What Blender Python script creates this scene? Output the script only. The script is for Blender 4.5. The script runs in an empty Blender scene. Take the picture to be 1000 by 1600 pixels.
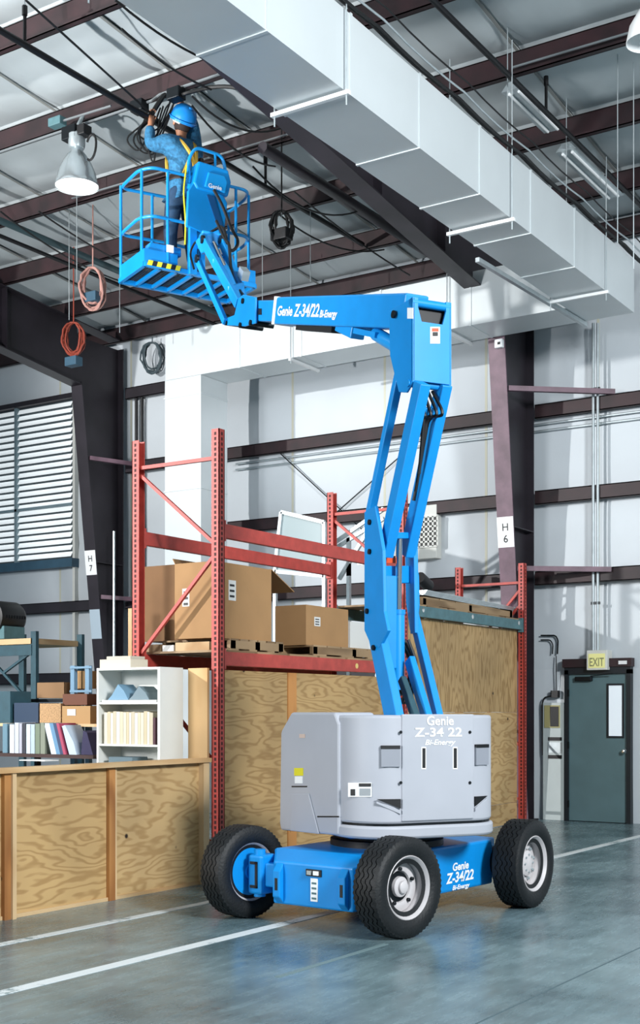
import bpy, bmesh, math, random
from mathutils import Vector, Matrix
random.seed(7)
R_ = math.radians
scene = bpy.context.scene
COL = scene.collection

# ------------------------------------------------------------------ camera
TH = R_(33.02)
FWD = Vector((-math.sin(TH), math.cos(TH), 0)); RGT = Vector((math.cos(TH), math.sin(TH), 0)); UP = Vector((0, 0, 1))
CAM = Vector((0, 0, 1.6))
cd = bpy.data.cameras.new('camera'); cam = bpy.data.objects.new('camera', cd); COL.objects.link(cam)
cam.location = CAM; cam.rotation_euler = (R_(90), 0, TH)
cd.sensor_fit = 'HORIZONTAL'; cd.sensor_width = 36; cd.lens = 72; cd.shift_y = 0.31; cd.clip_end = 200
scene.camera = cam

# ------------------------------------------------------------------ light and exposure
w = bpy.data.worlds.new('world'); scene.world = w; w.use_nodes = True
bg = w.node_tree.nodes['Background']; bg.inputs[0].default_value = (0.62, 0.83, 1.0, 1); bg.inputs[1].default_value = 0.33

def lamp(name, kind, loc, target, power, size=1.0, color=(1, 1, 1), spot=60, blend=.5):
    l = bpy.data.lights.new(name, kind); l.energy = power; l.color = color
    if kind == 'AREA': l.shape = 'DISK'; l.size = size
    else: l.shadow_soft_size = size
    if kind == 'SPOT': l.spot_size = R_(spot); l.spot_blend = blend
    o = bpy.data.objects.new(name, l); COL.objects.link(o); o.location = loc
    o.rotation_euler = (Vector(target) - Vector(loc)).to_track_quat('-Z', 'Y').to_euler()
    return o
# the photographer's strobes: one low on the left aimed up at the platform, one on the wall, a big soft one behind the camera; the fill is an added lamp
lamp('strobe_key', 'SPOT', (-16.1, -1.45, 6.5), (-10.0, 14.0, 5.6), 9200, .16, (1, .985, .97), 60, .6)
lamp('strobe_up', 'SPOT', (-9.5, 4.0, 3.0), (-11.4, 12.8, 9.0), 3400, .12, (.98, .99, 1), 58, .6)
lamp('added_fill', 'AREA', (-10.0, -1.5, 4.2), (-5.5, 9.0, 2.6), 850, 2.4, (.97, .985, 1))  # unseen soft lamp, added to brighten the left-facing sides of the lift
lamp('strobe_soft', 'AREA', (5.5, 4.0, 6.9), (-6.0, 11.0, 4.5), 2250, 2.4, (.95, .98, 1))
scene.view_settings.view_transform = 'Standard'; scene.view_settings.look = 'None'
scene.view_settings.exposure = 0.0; scene.view_settings.gamma = 1.0; scene.view_settings.use_curve_mapping = False

# ------------------------------------------------------------------ where a sight line meets a real plane of the building
def ray(x, y): return FWD + RGT * ((x - 500) / 2000) + UP * ((1110 - y) / 2000)
def ad(x, y, d): return CAM + ray(x, y) * d
def ax(x, y, X): r = ray(x, y); return CAM + r * (X / r.x)
def ay(x, y, Y): r = ray(x, y); return CAM + r * (Y / r.y)
def az(x, y, Z): r = ray(x, y); return CAM + r * ((Z - 1.6) / r.z)
def rd(r, d, z): return RGT * r + FWD * d + UP * z

# ------------------------------------------------------------------ materials
def lin(h):
    h = h.lstrip('#'); c = [int(h[i:i + 2], 16) / 255 for i in (0, 2, 4)]
    return tuple(x / 12.92 if x <= .04045 else ((x + .055) / 1.055) ** 2.4 for x in c) + (1,)
MATS = {}
def mat(name, col, rough=.6, metal=0, var=0, scale=6, bump=0, bscale=30, emit=None, estr=0, spec=.5, stretch=(1, 1, 1), col2=None, detail=4):
    if name in MATS: return MATS[name]
    m = bpy.data.materials.new(name); m.use_nodes = True; N = m.node_tree.nodes; L = m.node_tree.links
    p = N['Principled BSDF']; c = lin(col)
    p.inputs['Base Color'].default_value = c; p.inputs['Roughness'].default_value = rough
    p.inputs['Metallic'].default_value = metal; p.inputs['Specular IOR Level'].default_value = spec
    if var or bump:
        tc = N.new('ShaderNodeTexCoord'); mp = N.new('ShaderNodeMapping'); mp.inputs['Scale'].default_value = stretch
        L.new(tc.outputs['Object'], mp.inputs[0])
    if var:
        n = N.new('ShaderNodeTexNoise'); n.inputs['Scale'].default_value = scale; n.inputs['Detail'].default_value = detail
        L.new(mp.outputs[0], n.inputs[0])
        r = N.new('ShaderNodeValToRGB'); L.new(n.outputs[0], r.inputs[0])
        r.color_ramp.elements[0].position = .3; r.color_ramp.elements[1].position = .7
        d = lin(col2) if col2 else tuple(max(0, x * (1 - var)) for x in c[:3]) + (1,)
        e = c if col2 else tuple(min(1, x * (1 + var)) for x in c[:3]) + (1,)
        r.color_ramp.elements[0].color = d; r.color_ramp.elements[1].color = e
        L.new(r.outputs[0], p.inputs['Base Color'])
    if bump:
        n2 = N.new('ShaderNodeTexNoise'); n2.inputs['Scale'].default_value = bscale; n2.inputs['Detail'].default_value = 3
        L.new(mp.outputs[0], n2.inputs[0])
        b = N.new('ShaderNodeBump'); b.inputs['Strength'].default_value = bump; b.inputs['Distance'].default_value = .02
        L.new(n2.outputs[0], b.inputs['Height']); L.new(b.outputs[0], p.inputs['Normal'])
    if emit:
        p.inputs['Emission Color'].default_value = lin(emit); p.inputs['Emission Strength'].default_value = estr
    MATS[name] = m; return m

def wood(name, light, dark, axis='z', freq=9, knots=True, rough=.65, nscale=1.3, stretch=.28):
    """plywood or lumber figure: contour bands of a stretched noise, plus a few knots"""
    m = bpy.data.materials.new(name); m.use_nodes = True; N = m.node_tree.nodes; L = m.node_tree.links
    p = N['Principled BSDF']; p.inputs['Roughness'].default_value = rough
    tc = N.new('ShaderNodeTexCoord'); oi = N.new('ShaderNodeObjectInfo'); va = N.new('ShaderNodeVectorMath'); va.operation = 'MULTIPLY_ADD'
    cb = N.new('ShaderNodeCombineXYZ')
    for i in range(3): L.new(oi.outputs['Random'], cb.inputs[i])
    L.new(cb.outputs[0], va.inputs[0]); va.inputs[1].default_value = (17, 31, 23); L.new(tc.outputs['Object'], va.inputs[2])
    mp = N.new('ShaderNodeMapping'); s = {'z': (1, 1, stretch), 'y': (1, stretch, 1), 'x': (stretch, 1, 1)}[axis]; mp.inputs['Scale'].default_value = s
    L.new(va.outputs[0], mp.inputs[0])
    n = N.new('ShaderNodeTexNoise'); n.inputs['Scale'].default_value = nscale; n.inputs['Detail'].default_value = 3; n.inputs['Roughness'].default_value = .45
    L.new(mp.outputs[0], n.inputs[0])
    mu = N.new('ShaderNodeMath'); mu.operation = 'MULTIPLY'; mu.inputs[1].default_value = freq * 6.283; L.new(n.outputs[0], mu.inputs[0])
    si = N.new('ShaderNodeMath'); si.operation = 'SINE'; L.new(mu.outputs[0], si.inputs[0])
    rp = N.new('ShaderNodeMapRange'); rp.inputs[1].default_value = -1; rp.inputs[2].default_value = 1; L.new(si.outputs[0], rp.inputs[0])
    r = N.new('ShaderNodeValToRGB'); L.new(rp.outputs[0], r.inputs[0])
    r.color_ramp.elements[0].color = lin(dark); r.color_ramp.elements[0].position = .0
    r.color_ramp.elements[1].color = lin(light); r.color_ramp.elements[1].position = .55
    # broad tone
    n3 = N.new('ShaderNodeTexNoise'); n3.inputs['Scale'].default_value = 1.1; L.new(va.outputs[0], n3.inputs[0])
    mr = N.new('ShaderNodeMapRange'); mr.inputs[1].default_value = .3; mr.inputs[2].default_value = .7; mr.inputs[3].default_value = .78; mr.inputs[4].default_value = 1.12
    L.new(n3.outputs[0], mr.inputs[0])
    mx = N.new('ShaderNodeMix'); mx.data_type = 'RGBA'; mx.blend_type = 'MULTIPLY'; mx.inputs[0].default_value = 1
    L.new(r.outputs[0], mx.inputs[6]); L.new(mr.outputs[0], mx.inputs[7]); out = mx.outputs[2]
    if knots:
        v = N.new('ShaderNodeTexVoronoi'); v.inputs['Scale'].default_value = 2.6; L.new(va.outputs[0], v.inputs[0])
        kr = N.new('ShaderNodeValToRGB'); L.new(v.outputs['Distance'], kr.inputs[0])
        kr.color_ramp.elements[0].color = (.03, .015, .008, 1); kr.color_ramp.elements[0].position = .035
        kr.color_ramp.elements[1].color = (1, 1, 1, 1); kr.color_ramp.elements[1].position = .07
        m2 = N.new('ShaderNodeMix'); m2.data_type = 'RGBA'; m2.blend_type = 'MULTIPLY'; m2.inputs[0].default_value = 1
        L.new(out, m2.inputs[6]); L.new(kr.outputs[0], m2.inputs[7]); out = m2.outputs[2]
    L.new(out, p.inputs['Base Color'])
    MATS[name] = m; return m

BLUE = mat('boom_blue_paint', '#0a8ad6', .36, var=.05, scale=5)
BLUE2 = mat('boom_blue_tube', '#1893dc', .33)
GREY = mat('cowl_grey', '#abaeb6', .45, var=.03, scale=3)
BLACK = mat('black_paint', '#0a0b0e', .5)
RUBBER = mat('tyre_rubber', '#0b0f12', .6, var=.25, scale=14, bump=.2, bscale=60)
RIM = mat('rim_paint', '#c3bfc0', .45, var=.06, scale=9)
CHROME = mat('chrome_rod', '#d8d8d6', .15, 1)
STEELD = mat('dark_hardware', '#1b2024', .4, .6)
HOSE = mat('black_hose', '#08090a', .55)
WHITE = mat('white_decal', '#f2f4f4', .5)
YEL = mat('hazard_yellow', '#e0d62a', .5)
ORG = mat('orange_decal', '#d0512a', .5)
STEEL_P = mat('primer_steel', '#351f23', .55, var=.25, scale=3, col2='#1d1417')
STEEL_K = mat('primer_dark', '#262128', .5, var=.3, scale=2)
FLANGE = mat('primer_flange', '#6a525e', .5, var=.25, scale=5)
DUCT = mat('duct_sheet', '#d6dddf', .42, .25, var=.03, scale=1.5, bump=.05, bscale=2)
GALV = mat('galvanised', '#b9c3c6', .35, .6, var=.1, scale=8)
RACK = mat('rack_red', '#b4443b', .5, var=.16, scale=9)
RACKH = mat('rack_slot', '#3c1512', .7)
TEAL = mat('teal_paint', '#4f7379', .55, var=.15, scale=10)
TEALD = mat('dark_teal_paint', '#274a55', .55, var=.15, scale=10)
CARD = mat('cardboard', '#a98257', .8, var=.07, scale=3)
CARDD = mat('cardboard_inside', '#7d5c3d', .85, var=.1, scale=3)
PLY = wood('plywood', '#c09e6b', '#a68353', 'y', 14, True, nscale=3.6, stretch=.22)
PLYV = wood('plywood_upright', '#b89869', '#9a7a4e', 'z', 14, True, nscale=3.6, stretch=.2)
PLYL = wood('plywood_pale', '#c8a775', '#b08d5c', 'y', 14, True, nscale=3.4, stretch=.26)
PINE = wood('pine_stud', '#d8b88c', '#c79f70', 'z', 5, False)
PINEH = wood('pine_rail', '#d2b286', '#bd9565', 'y', 5, False)
STUDO = wood('fir_stud', '#bd844a', '#9a6434', 'z', 5, True)
PALLET = wood('pallet_wood', '#a58a68', '#7d6447', 'y', 6, False)
WALLM = mat('wall_facing', '#c8cfd4', .6, var=.035, scale=1.3, bump=.12, bscale=3)
ROOFM = mat('roof_facing', '#c4ccce', .5, var=.06, scale=1.2, bump=.35, bscale=4, stretch=(1, .35, 1))
BOARDW = mat('painted_board', '#d9dad4', .6, var=.02)
PAPER = mat('paper', '#dcdcd8', .8)

# ------------------------------------------------------------------ mesh building
class MB:
    def __init__(s): s.v = []; s.f = []; s.smooth = False
    def add(s, vs, fs):
        k = len(s.v); s.v += [Vector(v) for v in vs]; s.f += [tuple(i + k for i in f) for f in fs]; return s
    def hexa(s, p):   # 8 corners: bottom 4 ccw, top 4 ccw
        return s.add(p, [(3, 2, 1, 0), (4, 5, 6, 7), (0, 1, 5, 4), (1, 2, 6, 5), (2, 3, 7, 6), (3, 0, 4, 7)])
    def box(s, x0, y0, z0, x1, y1, z1):
        x0, x1 = sorted((x0, x1)); y0, y1 = sorted((y0, y1)); z0, z1 = sorted((z0, z1))
        return s.hexa([(x0, y0, z0), (x1, y0, z0), (x1, y1, z0), (x0, y1, z0), (x0, y0, z1), (x1, y0, z1), (x1, y1, z1), (x0, y1, z1)])
    def obox(s, c, ex, ey, ez):  # centre and three half axes
        c, ex, ey, ez = map(Vector, (c, ex, ey, ez))
        return s.hexa([c - ex - ey - ez, c + ex - ey - ez, c + ex + ey - ez, c - ex + ey - ez, c - ex - ey + ez, c + ex - ey + ez, c + ex + ey + ez, c - ex + ey + ez])
    def bar(s, p, q, wdt, hgt, side=None, taper=1):   # side = direction of the width
        p, q = Vector(p), Vector(q); d = (q - p).normalized()
        sd = Vector(side) if side is not None else (d.cross(UP) if abs(d.z) < .95 else Vector((1, 0, 0)))
        sd = (sd - d * sd.dot(d)).normalized(); n = d.cross(sd)
        a, b = sd * wdt / 2, n * hgt / 2; a2, b2 = a, b * taper
        return s.hexa([p - a - b, p + a - b, q + a2 - b2, q - a2 - b2, p - a + b, p + a + b, q + a2 + b2, q - a2 + b2])
    def tube(s, pts, r, n=8, cap=True):
        pts = [Vector(p) for p in pts]; k = len(s.v); prev = None; m = len(pts)
        rr = r if isinstance(r, (list, tuple)) else [r] * m
        for i, p in enumerate(pts):
            d = (pts[min(i + 1, m - 1)] - pts[max(i - 1, 0)]).normalized()
            if prev is None: a = d.orthogonal().normalized()
            else:
                a = prev - d * prev.dot(d)
                a = a.normalized() if a.length > 1e-6 else d.orthogonal().normalized()
            prev = a; b = d.cross(a)
            for j in range(n):
                t = 2 * math.pi * j / n; s.v.append(p + (a * math.cos(t) + b * math.sin(t)) * rr[i])
        for i in range(m - 1):
            for j in range(n):
                j2 = (j + 1) % n; s.f.append((k + i * n + j, k + i * n + j2, k + (i + 1) * n + j2, k + (i + 1) * n + j))
        if cap: s.f.append(tuple(k + j for j in reversed(range(n)))); s.f.append(tuple(k + (m - 1) * n + j for j in range(n)))
        s.smooth = True; return s
    def lathe(s, o, axis, prof, n=24, cap=True):   # prof: (radius, height along the axis)
        o = Vector(o); d = Vector(axis).normalized(); a = d.orthogonal().normalized(); b = d.cross(a); k = len(s.v); m = len(prof)
        for r, h in prof:
            for j in range(n):
                t = 2 * math.pi * j / n; s.v.append(o + d * h + (a * math.cos(t) + b * math.sin(t)) * r)
        for i in range(m - 1):
            for j in range(n):
                j2 = (j + 1) % n; s.f.append((k + i * n + j, k + i * n + j2, k + (i + 1) * n + j2, k + (i + 1) * n + j))
        if cap: s.f.append(tuple(k + j for j in reversed(range(n)))); s.f.append(tuple(k + (m - 1) * n + j for j in range(n)))
        s.smooth = True; return s
    def prism(s, poly, ext):
        poly = [Vector(p) for p in poly]; e = Vector(ext); n = len(poly); k = len(s.v); s.v += poly + [p + e for p in poly]
        s.f.append(tuple(k + i for i in reversed(range(n)))); s.f.append(tuple(k + n + i for i in range(n)))
        for i in range(n): j = (i + 1) % n; s.f.append((k + i, k + j, k + n + j, k + n + i))
        return s
    def build(s, name, m, parent=None, label=None, cat=None, group=None, kind=None, bevel=0, smooth=None):
        off = WL.get(parent.name, Vector()) if parent else Vector()
        if not parent and cat:
            lo = Vector((min(v.x for v in s.v), min(v.y for v in s.v), min(v.z for v in s.v))); hi = Vector((max(v.x for v in s.v), max(v.y for v in s.v), 0))
            org = Vector(((lo.x + hi.x) / 2, (lo.y + hi.y) / 2, lo.z))
        else: org = Vector()
        me = bpy.data.meshes.new(name); me.from_pydata([tuple(v - off - org) for v in s.v], [], s.f)
        bm = bmesh.new(); bm.from_mesh(me); bmesh.ops.recalc_face_normals(bm, faces=bm.faces); bm.to_mesh(me); bm.free()
        if s.smooth if smooth is None else smooth:
            me.shade_smooth(); me.set_sharp_from_angle(angle=R_(38))
        me.materials.append(m)
        o = bpy.data.objects.new(name, me); COL.objects.link(o); o.location = org
        if parent: o.parent = parent
        WL[o.name] = off + org
        if label: o['label'] = label
        if cat: o['category'] = cat
        if group: o['group'] = group
        if kind: o['kind'] = kind
        if bevel:
            b = o.modifiers.new('bevel', 'BEVEL'); b.width = bevel; b.segments = 2; b.limit_method = 'ANGLE'; b.angle_limit = R_(40)
        return o
WL = {}
def thing(name, label, cat, loc, group=None, kind=None):
    o = bpy.data.objects.new(name, None); COL.objects.link(o); o.location = loc; o.empty_display_size = .1
    o['label'] = label; o['category'] = cat; WL[o.name] = Vector(loc)
    if group: o['group'] = group
    if kind: o['kind'] = kind
    return o
def dup(o, delta, parent=None):
    c = o.copy(); COL.objects.link(c); c.location = o.location + Vector(delta)
    if parent: c.parent = parent
    WL[c.name] = WL[o.name] + Vector(delta)
    return c
def text(s, org, xd, yd, size, m, parent, name='lettering', shear=0, bold=.012, depth=.002, fit=None, align='LEFT'):
    cu = bpy.data.curves.new(name, 'FONT'); cu.body = s; cu.size = 1; cu.shear = shear; cu.offset = bold; cu.extrude = 0; cu.align_x = align; cu.space_line = .9
    cu.resolution_u = 3
    o = bpy.data.objects.new(name, cu); COL.objects.link(o)
    dg = bpy.context.evaluated_depsgraph_get(); me = bpy.data.meshes.new_from_object(o.evaluated_get(dg))
    bpy.data.objects.remove(o); bpy.data.curves.remove(cu)
    xd = Vector(xd).normalized(); yd = Vector(yd).normalized(); org = Vector(org); n = xd.cross(yd)
    sx = size
    if fit:
        wd = max(v.co.x for v in me.vertices) - min(v.co.x for v in me.vertices); sx = fit / wd
    off = WL.get(parent.name, Vector()) if parent else Vector()
    for v in me.vertices: v.co = org + xd * v.co.x * sx + yd * v.co.y * size + n * depth - off
    me.materials.clear(); me.materials.append(m)
    ob = bpy.data.objects.new(name, me); COL.objects.link(ob)
    if parent: ob.parent = parent
    WL[ob.name] = off
    return ob
def arc(c, u, v, r, a0, a1, n=8):
    c, u, v = Vector(c), Vector(u), Vector(v)
    return [c + u * r * math.cos(R_(a0 + (a1 - a0) * i / n)) + v * r * math.sin(R_(a0 + (a1 - a0) * i / n)) for i in range(n + 1)]
def sag(p, q, drop, n=10, wob=0):
    p, q = Vector(p), Vector(q)
    return [p.lerp(q, i / n) - UP * drop * 4 * (i / n) * (1 - i / n) + Vector((random.uniform(-wob, wob), random.uniform(-wob, wob), 0)) for i in range(n + 1)]
def rounded(pts, rad, n=4):
    """a polyline with its inner corners rounded"""
    pts = [Vector(p) for p in pts]; out = [pts[0]]
    for i in range(1, len(pts) - 1):
        a, b, c = pts[i - 1], pts[i], pts[i + 1]
        u = (a - b); v = (c - b); k = min(rad, u.length * .45, v.length * .45); p0 = b + u.normalized() * k; p1 = b + v.normalized() * k
        for j in range(n + 1):
            t = j / n; out.append(p0 * (1 - t) ** 2 + b * 2 * t * (1 - t) + p1 * t * t)
    out.append(pts[-1]); return out

# ================================================================== THE SETTING
WY = 17.6          # back wall
def roofz(Y): return 8.25 + .08 * (17.4 - Y)      # underside of the purlins
# ---- floor
def floor_mat():
    m = bpy.data.materials.new('concrete_floor'); m.use_nodes = True; N = m.node_tree.nodes; L = m.node_tree.links; p = N['Principled BSDF']
    g = N.new('ShaderNodeNewGeometry')
    n = N.new('ShaderNodeTexNoise'); n.inputs['Scale'].default_value = .8; n.inputs['Detail'].default_value = 8; n.inputs['Roughness'].default_value = .62; L.new(g.outputs['Position'], n.inputs[0])
    r = N.new('ShaderNodeValToRGB'); L.new(n.outputs[0], r.inputs[0])
    r.color_ramp.elements[0].position = .3; r.color_ramp.elements[0].color = lin('#3c535a'); r.color_ramp.elements[1].position = .72; r.color_ramp.elements[1].color = lin('#869da2')
    mp = N.new('ShaderNodeMapping'); mp.inputs['Scale'].default_value = (5, .9, 1); mp.inputs['Rotation'].default_value = (0, 0, .6); L.new(g.outputs['Position'], mp.inputs[0])
    n2 = N.new('ShaderNodeTexNoise'); n2.inputs['Scale'].default_value = 2.2; n2.inputs['Detail'].default_value = 6; n2.inputs['Roughness'].default_value = .7; L.new(mp.outputs[0], n2.inputs[0])
    mr = N.new('ShaderNodeMapRange'); mr.inputs[1].default_value = .35; mr.inputs[2].default_value = .65; mr.inputs[3].default_value = .80; mr.inputs[4].default_value = 1.12; L.new(n2.outputs[0], mr.inputs[0])
    mx = N.new('ShaderNodeMix'); mx.data_type = 'RGBA'; mx.blend_type = 'MULTIPLY'; mx.inputs[0].default_value = 1; L.new(r.outputs[0], mx.inputs[6]); L.new(mr.outputs[0], mx.inputs[7])
    L.new(mx.outputs[2], p.inputs['Base Color'])
    rr = N.new('ShaderNodeMapRange'); rr.inputs[1].default_value = .3; rr.inputs[2].default_value = .7; rr.inputs[3].default_value = .2; rr.inputs[4].default_value = .32; L.new(n2.outputs[0], rr.inputs[0]); L.new(rr.outputs[0], p.inputs['Roughness'])
    b = N.new('ShaderNodeBump'); b.inputs['Strength'].default_value = .06; b.inputs['Distance'].default_value = .02; L.new(n.outputs[0], b.inputs['Height']); L.new(b.outputs[0], p.inputs['Normal'])
    return m
FLOOR = floor_mat()
def struct(o): o['kind'] = 'structure'; return o
floor = struct(MB().box(-30, -6, -.2, 8, 18.2, 0).build('floor', FLOOR))
floor['label'] = 'polished grey green concrete warehouse floor'
def line_mat(name, worn):
    m = bpy.data.materials.new(name); m.use_nodes = True; N = m.node_tree.nodes; L = m.node_tree.links; p = N['Principled BSDF']; p.inputs['Roughness'].default_value = .5
    g = N.new('ShaderNodeNewGeometry'); n = N.new('ShaderNodeTexNoise'); n.inputs['Scale'].default_value = 9; n.inputs['Detail'].default_value = 8; n.inputs['Roughness'].default_value = .75; L.new(g.outputs['Position'], n.inputs[0])
    n2 = N.new('ShaderNodeTexNoise'); n2.inputs['Scale'].default_value = 1.1; L.new(g.outputs['Position'], n2.inputs[0])
    ad_ = N.new('ShaderNodeMath'); ad_.operation = 'ADD'; L.new(n.outputs[0], ad_.inputs[0]); L.new(n2.outputs[0], ad_.inputs[1])
    r = N.new('ShaderNodeValToRGB'); L.new(ad_.outputs[0], r.inputs[0]); r.color_ramp.elements[0].position = worn; r.color_ramp.elements[0].color = lin('#6c8285'); r.color_ramp.elements[1].position = worn + .1; r.color_ramp.elements[1].color = lin('#d3dadb')
    L.new(r.outputs[0], p.inputs['Base Color']); return m
LN1 = line_mat('floor_line_paint', .79); LN2 = line_mat('floor_line_worn', 1.0)
MB().box(-5.51, 4, 0, -5.41, 17.5, .003).build('painted_line', LN1, floor)
MB().box(-6.64, 4, 0, -6.55, 9.6, .003).build('painted_line', LN1, floor)
MB().box(-4.42, 6.3, 0, -4.38, 7.6, .0025).build('painted_line', LN2, floor)
JOINT = mat('floor_joint', '#4a5d63', .7)
MB().box(-30, 13.0, 0, 8, 13.012, .001).build('saw_joint', JOINT, floor)
MB().box(-2.9, -6, 0, -2.888, 18, .001).build('saw_joint', JOINT, floor)

# ---- back wall: facing blankets between girts
wall = struct(MB().box(-30, WY + .03, 0, 4, WY + .25, 8.95).build('wall_back', WALLM)); wall['label'] = 'white insulated metal back wall with purple girts'
def pillow(wd, ht, depth, nx=8, nz=6):
    me = MB()
    for j in range(nz + 1):
        for i in range(nx + 1):
            u, v = i / nx, j / nz
            b = depth * (1 - abs(2 * u - 1) ** 6) * (1 - abs(2 * v - 1) ** 4)
            me.v.append(Vector((u * wd, -b, v * ht)))
    for j in range(nz):
        for i in range(nx):
            k = j * (nx + 1) + i; me.f.append((k, k + 1, k + nx + 2, k + nx + 1))
    me.smooth = True; return me
rows = [0.0, 2.2, 3.53, 4.71, 5.97, 7.30, 8.62]; PW = 1.77
SEAM = mat('seam_tape', '#c9c8b6', .6)
for j in range(len(rows) - 1):
    first = None
    for i in range(17):
        X = -29.67 + PW * i
        if first is None:
            mb = pillow(PW - .02, rows[j + 1] - rows[j], .03); mb.v = [v + Vector((X, WY, rows[j])) for v in mb.v]
            first = mb.build('wall_panel', WALLM, wall)
        else: dup(first, (PW * i, 0, 0))
s0 = MB().box(-29.70, WY - .004, 0, -29.66, WY + .02, 8.6).build('seam_strip', SEAM, wall)
for i in range(1, 17): dup(s0, (PW * i, 0, 0))
# purple girts, stopping at the two columns
def girt(x0, x1, z, m=STEEL_P):
    g = MB(); h = .1; g.box(x0, WY - .19, z + h - .015, x1, WY - .01, z + h); g.box(x0, WY - .19, z - h, x1, WY - .178, z + h); g.box(x0, WY - .19, z - h, x1, WY - .10, z - h + .012)
    return g.build('girt', m, wall)
for z in (3.53, 4.71, 5.97):
    girt(-7.57, 3.5, z); girt(-13.4, -7.83, z)
for z in (7.30, 5.97): girt(-15.5, -13.41, z, STEEL_K)
for z in (3.53, 2.2): girt(-28, -15.78, z, STEEL_K)
girt(-15.5, -13.41, 3.53, STEEL_K); girt(-15.5, -7.83, 2.2, STEEL_K)
# white conduits run along under the upper girt
for z in (5.70, 5.80):
    MB().tube([(-13.1, WY - .08, z), (3.4, WY - .08, z)], .016, 6).build('wall_conduit', GALV, wall)
# ---- tie rods and braces on the wall
for a, b in (((432, 703), (590, 850)), ((470, 850), (640, 700))):
    MB().tube([ay(*a, WY - .1), ay(*b, WY - .1)], .01, 6).build('tie_rod', STEELD, wall)

# ---- roof: purlins and sagging insulation
roof = MB()
Y0, Y1 = 3.0, 17.85
def rz(Y, up): return roofz(Y) + up
roof.hexa([(-30, Y0, rz(Y0, .44)), (4, Y0, rz(Y0, .44)), (4, Y1, rz(Y1, .44)), (-30, Y1, rz(Y1, .44)), (-30, Y0, rz(Y0, .52)), (4, Y0, rz(Y0, .52)), (4, Y1, rz(Y1, .52)), (-30, Y1, rz(Y1, .52))])
roof = struct(roof.build('ceiling', ROOFM)); roof['label'] = 'white faced insulated roof between dark steel purlins'
PY = [17.45, 16.15, 14.6, 13.05, 11.5, 9.95, 8.4, 6.85, 5.3, 3.75]
for i, Y in enumerate(PY):
    z = roofz(Y); g = MB()
    g.box(-29.5, Y - .006, z, 3.8, Y + .006, z + .29); g.box(-29.5, Y - .07, z, 3.8, Y + .006, z + .012); g.box(-29.5, Y - .006, z + .278, 3.8, Y + .07, z + .29)
    g.box(-29.5, Y - .07, z, 3.8, Y - .062, z + .03)
    g.build('purlin', STEEL_P, roof)
def blanket(wd, dy, dz, depth, nx=14, ny=8, seed=0):
    rnd = random.Random(seed); me = MB(); ph = [rnd.uniform(0, 6.28) for _ in range(6)]
    for j in range(ny + 1):
        for i in range(nx + 1):
            u, v = i / nx, j / ny
            edge = (1 - abs(2 * v - 1) ** 3) * (1 - .75 * abs(2 * u - 1) ** 8)
            wr = .012 * math.sin(9 * u + 3 * v + ph[0]) * math.sin(5 * v + ph[1]) + .010 * math.sin(17 * u + ph[2] + 4 * v) + .008 * math.sin(23 * v + 5 * u + ph[3])
            me.v.append(Vector((u * wd, v * dy, v * dz - edge * (depth + wr))))
    for j in range(ny):
        for i in range(nx):
            k = j * (nx + 1) + i; me.f.append((k, k + 1, k + nx + 2, k + nx + 1))
    me.smooth = True; return me
BW = 1.83; protos = {}
for i in range(len(PY) - 1):
    ya, yb = PY[i + 1], PY[i]
    for k in range(15):
        X = -26 + BW * k
        if X > 1.5: continue
        key = (i == 0, k % 3, i % 2)
        za = roofz(ya) + .34
        if key not in protos:
            mb = blanket(BW - .01, yb - ya, roofz(yb) - roofz(ya), .055 + .02 * (k % 3), seed=k % 3 + 3 * (i % 2)); mb.v = [v + Vector((X, ya, za)) for v in mb.v]
            protos[key] = (mb.build('insulation_blanket', ROOFM, roof), (X, ya, za))
        else:
            o, p0 = protos[key]; dup(o, (X - p0[0], ya - p0[1], za - p0[2]))
BAND = mat('roof_band', '#8d8f8c', .6)
b0 = None
for i in range(len(PY) - 1):
    ya, yb = PY[i + 1], PY[i]
    for k in range(15):
        X = -26 + BW * k
        if X > 1.5: continue
        MB().bar((X, ya + .02, roofz(ya) + .285), (X, yb - .02, roofz(yb) + .285), .035, .008, (1, 0, 0)).build('blanket_seam', BAND, roof) if (i, k) == (0, 0) or b0 is None else None
        if b0 is None: b0 = [o for o in roof.children if o.name.startswith('blanket_seam')][0]; bp = (ya, X); continue
        if i == 0: dup(b0, (X - bp[1], 0, 0)); continue
        if i == 1 and k == 0:
            b1 = MB().bar((X, ya + .02, roofz(ya) + .285), (X, yb - .02, roofz(yb) + .285), .035, .008, (1, 0, 0)).build('blanket_seam', BAND, roof); bp1 = (ya, X); continue
        dup(b1, (X - bp1[1], ya - bp1[0], roofz(ya) - roofz(bp1[0])))

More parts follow.
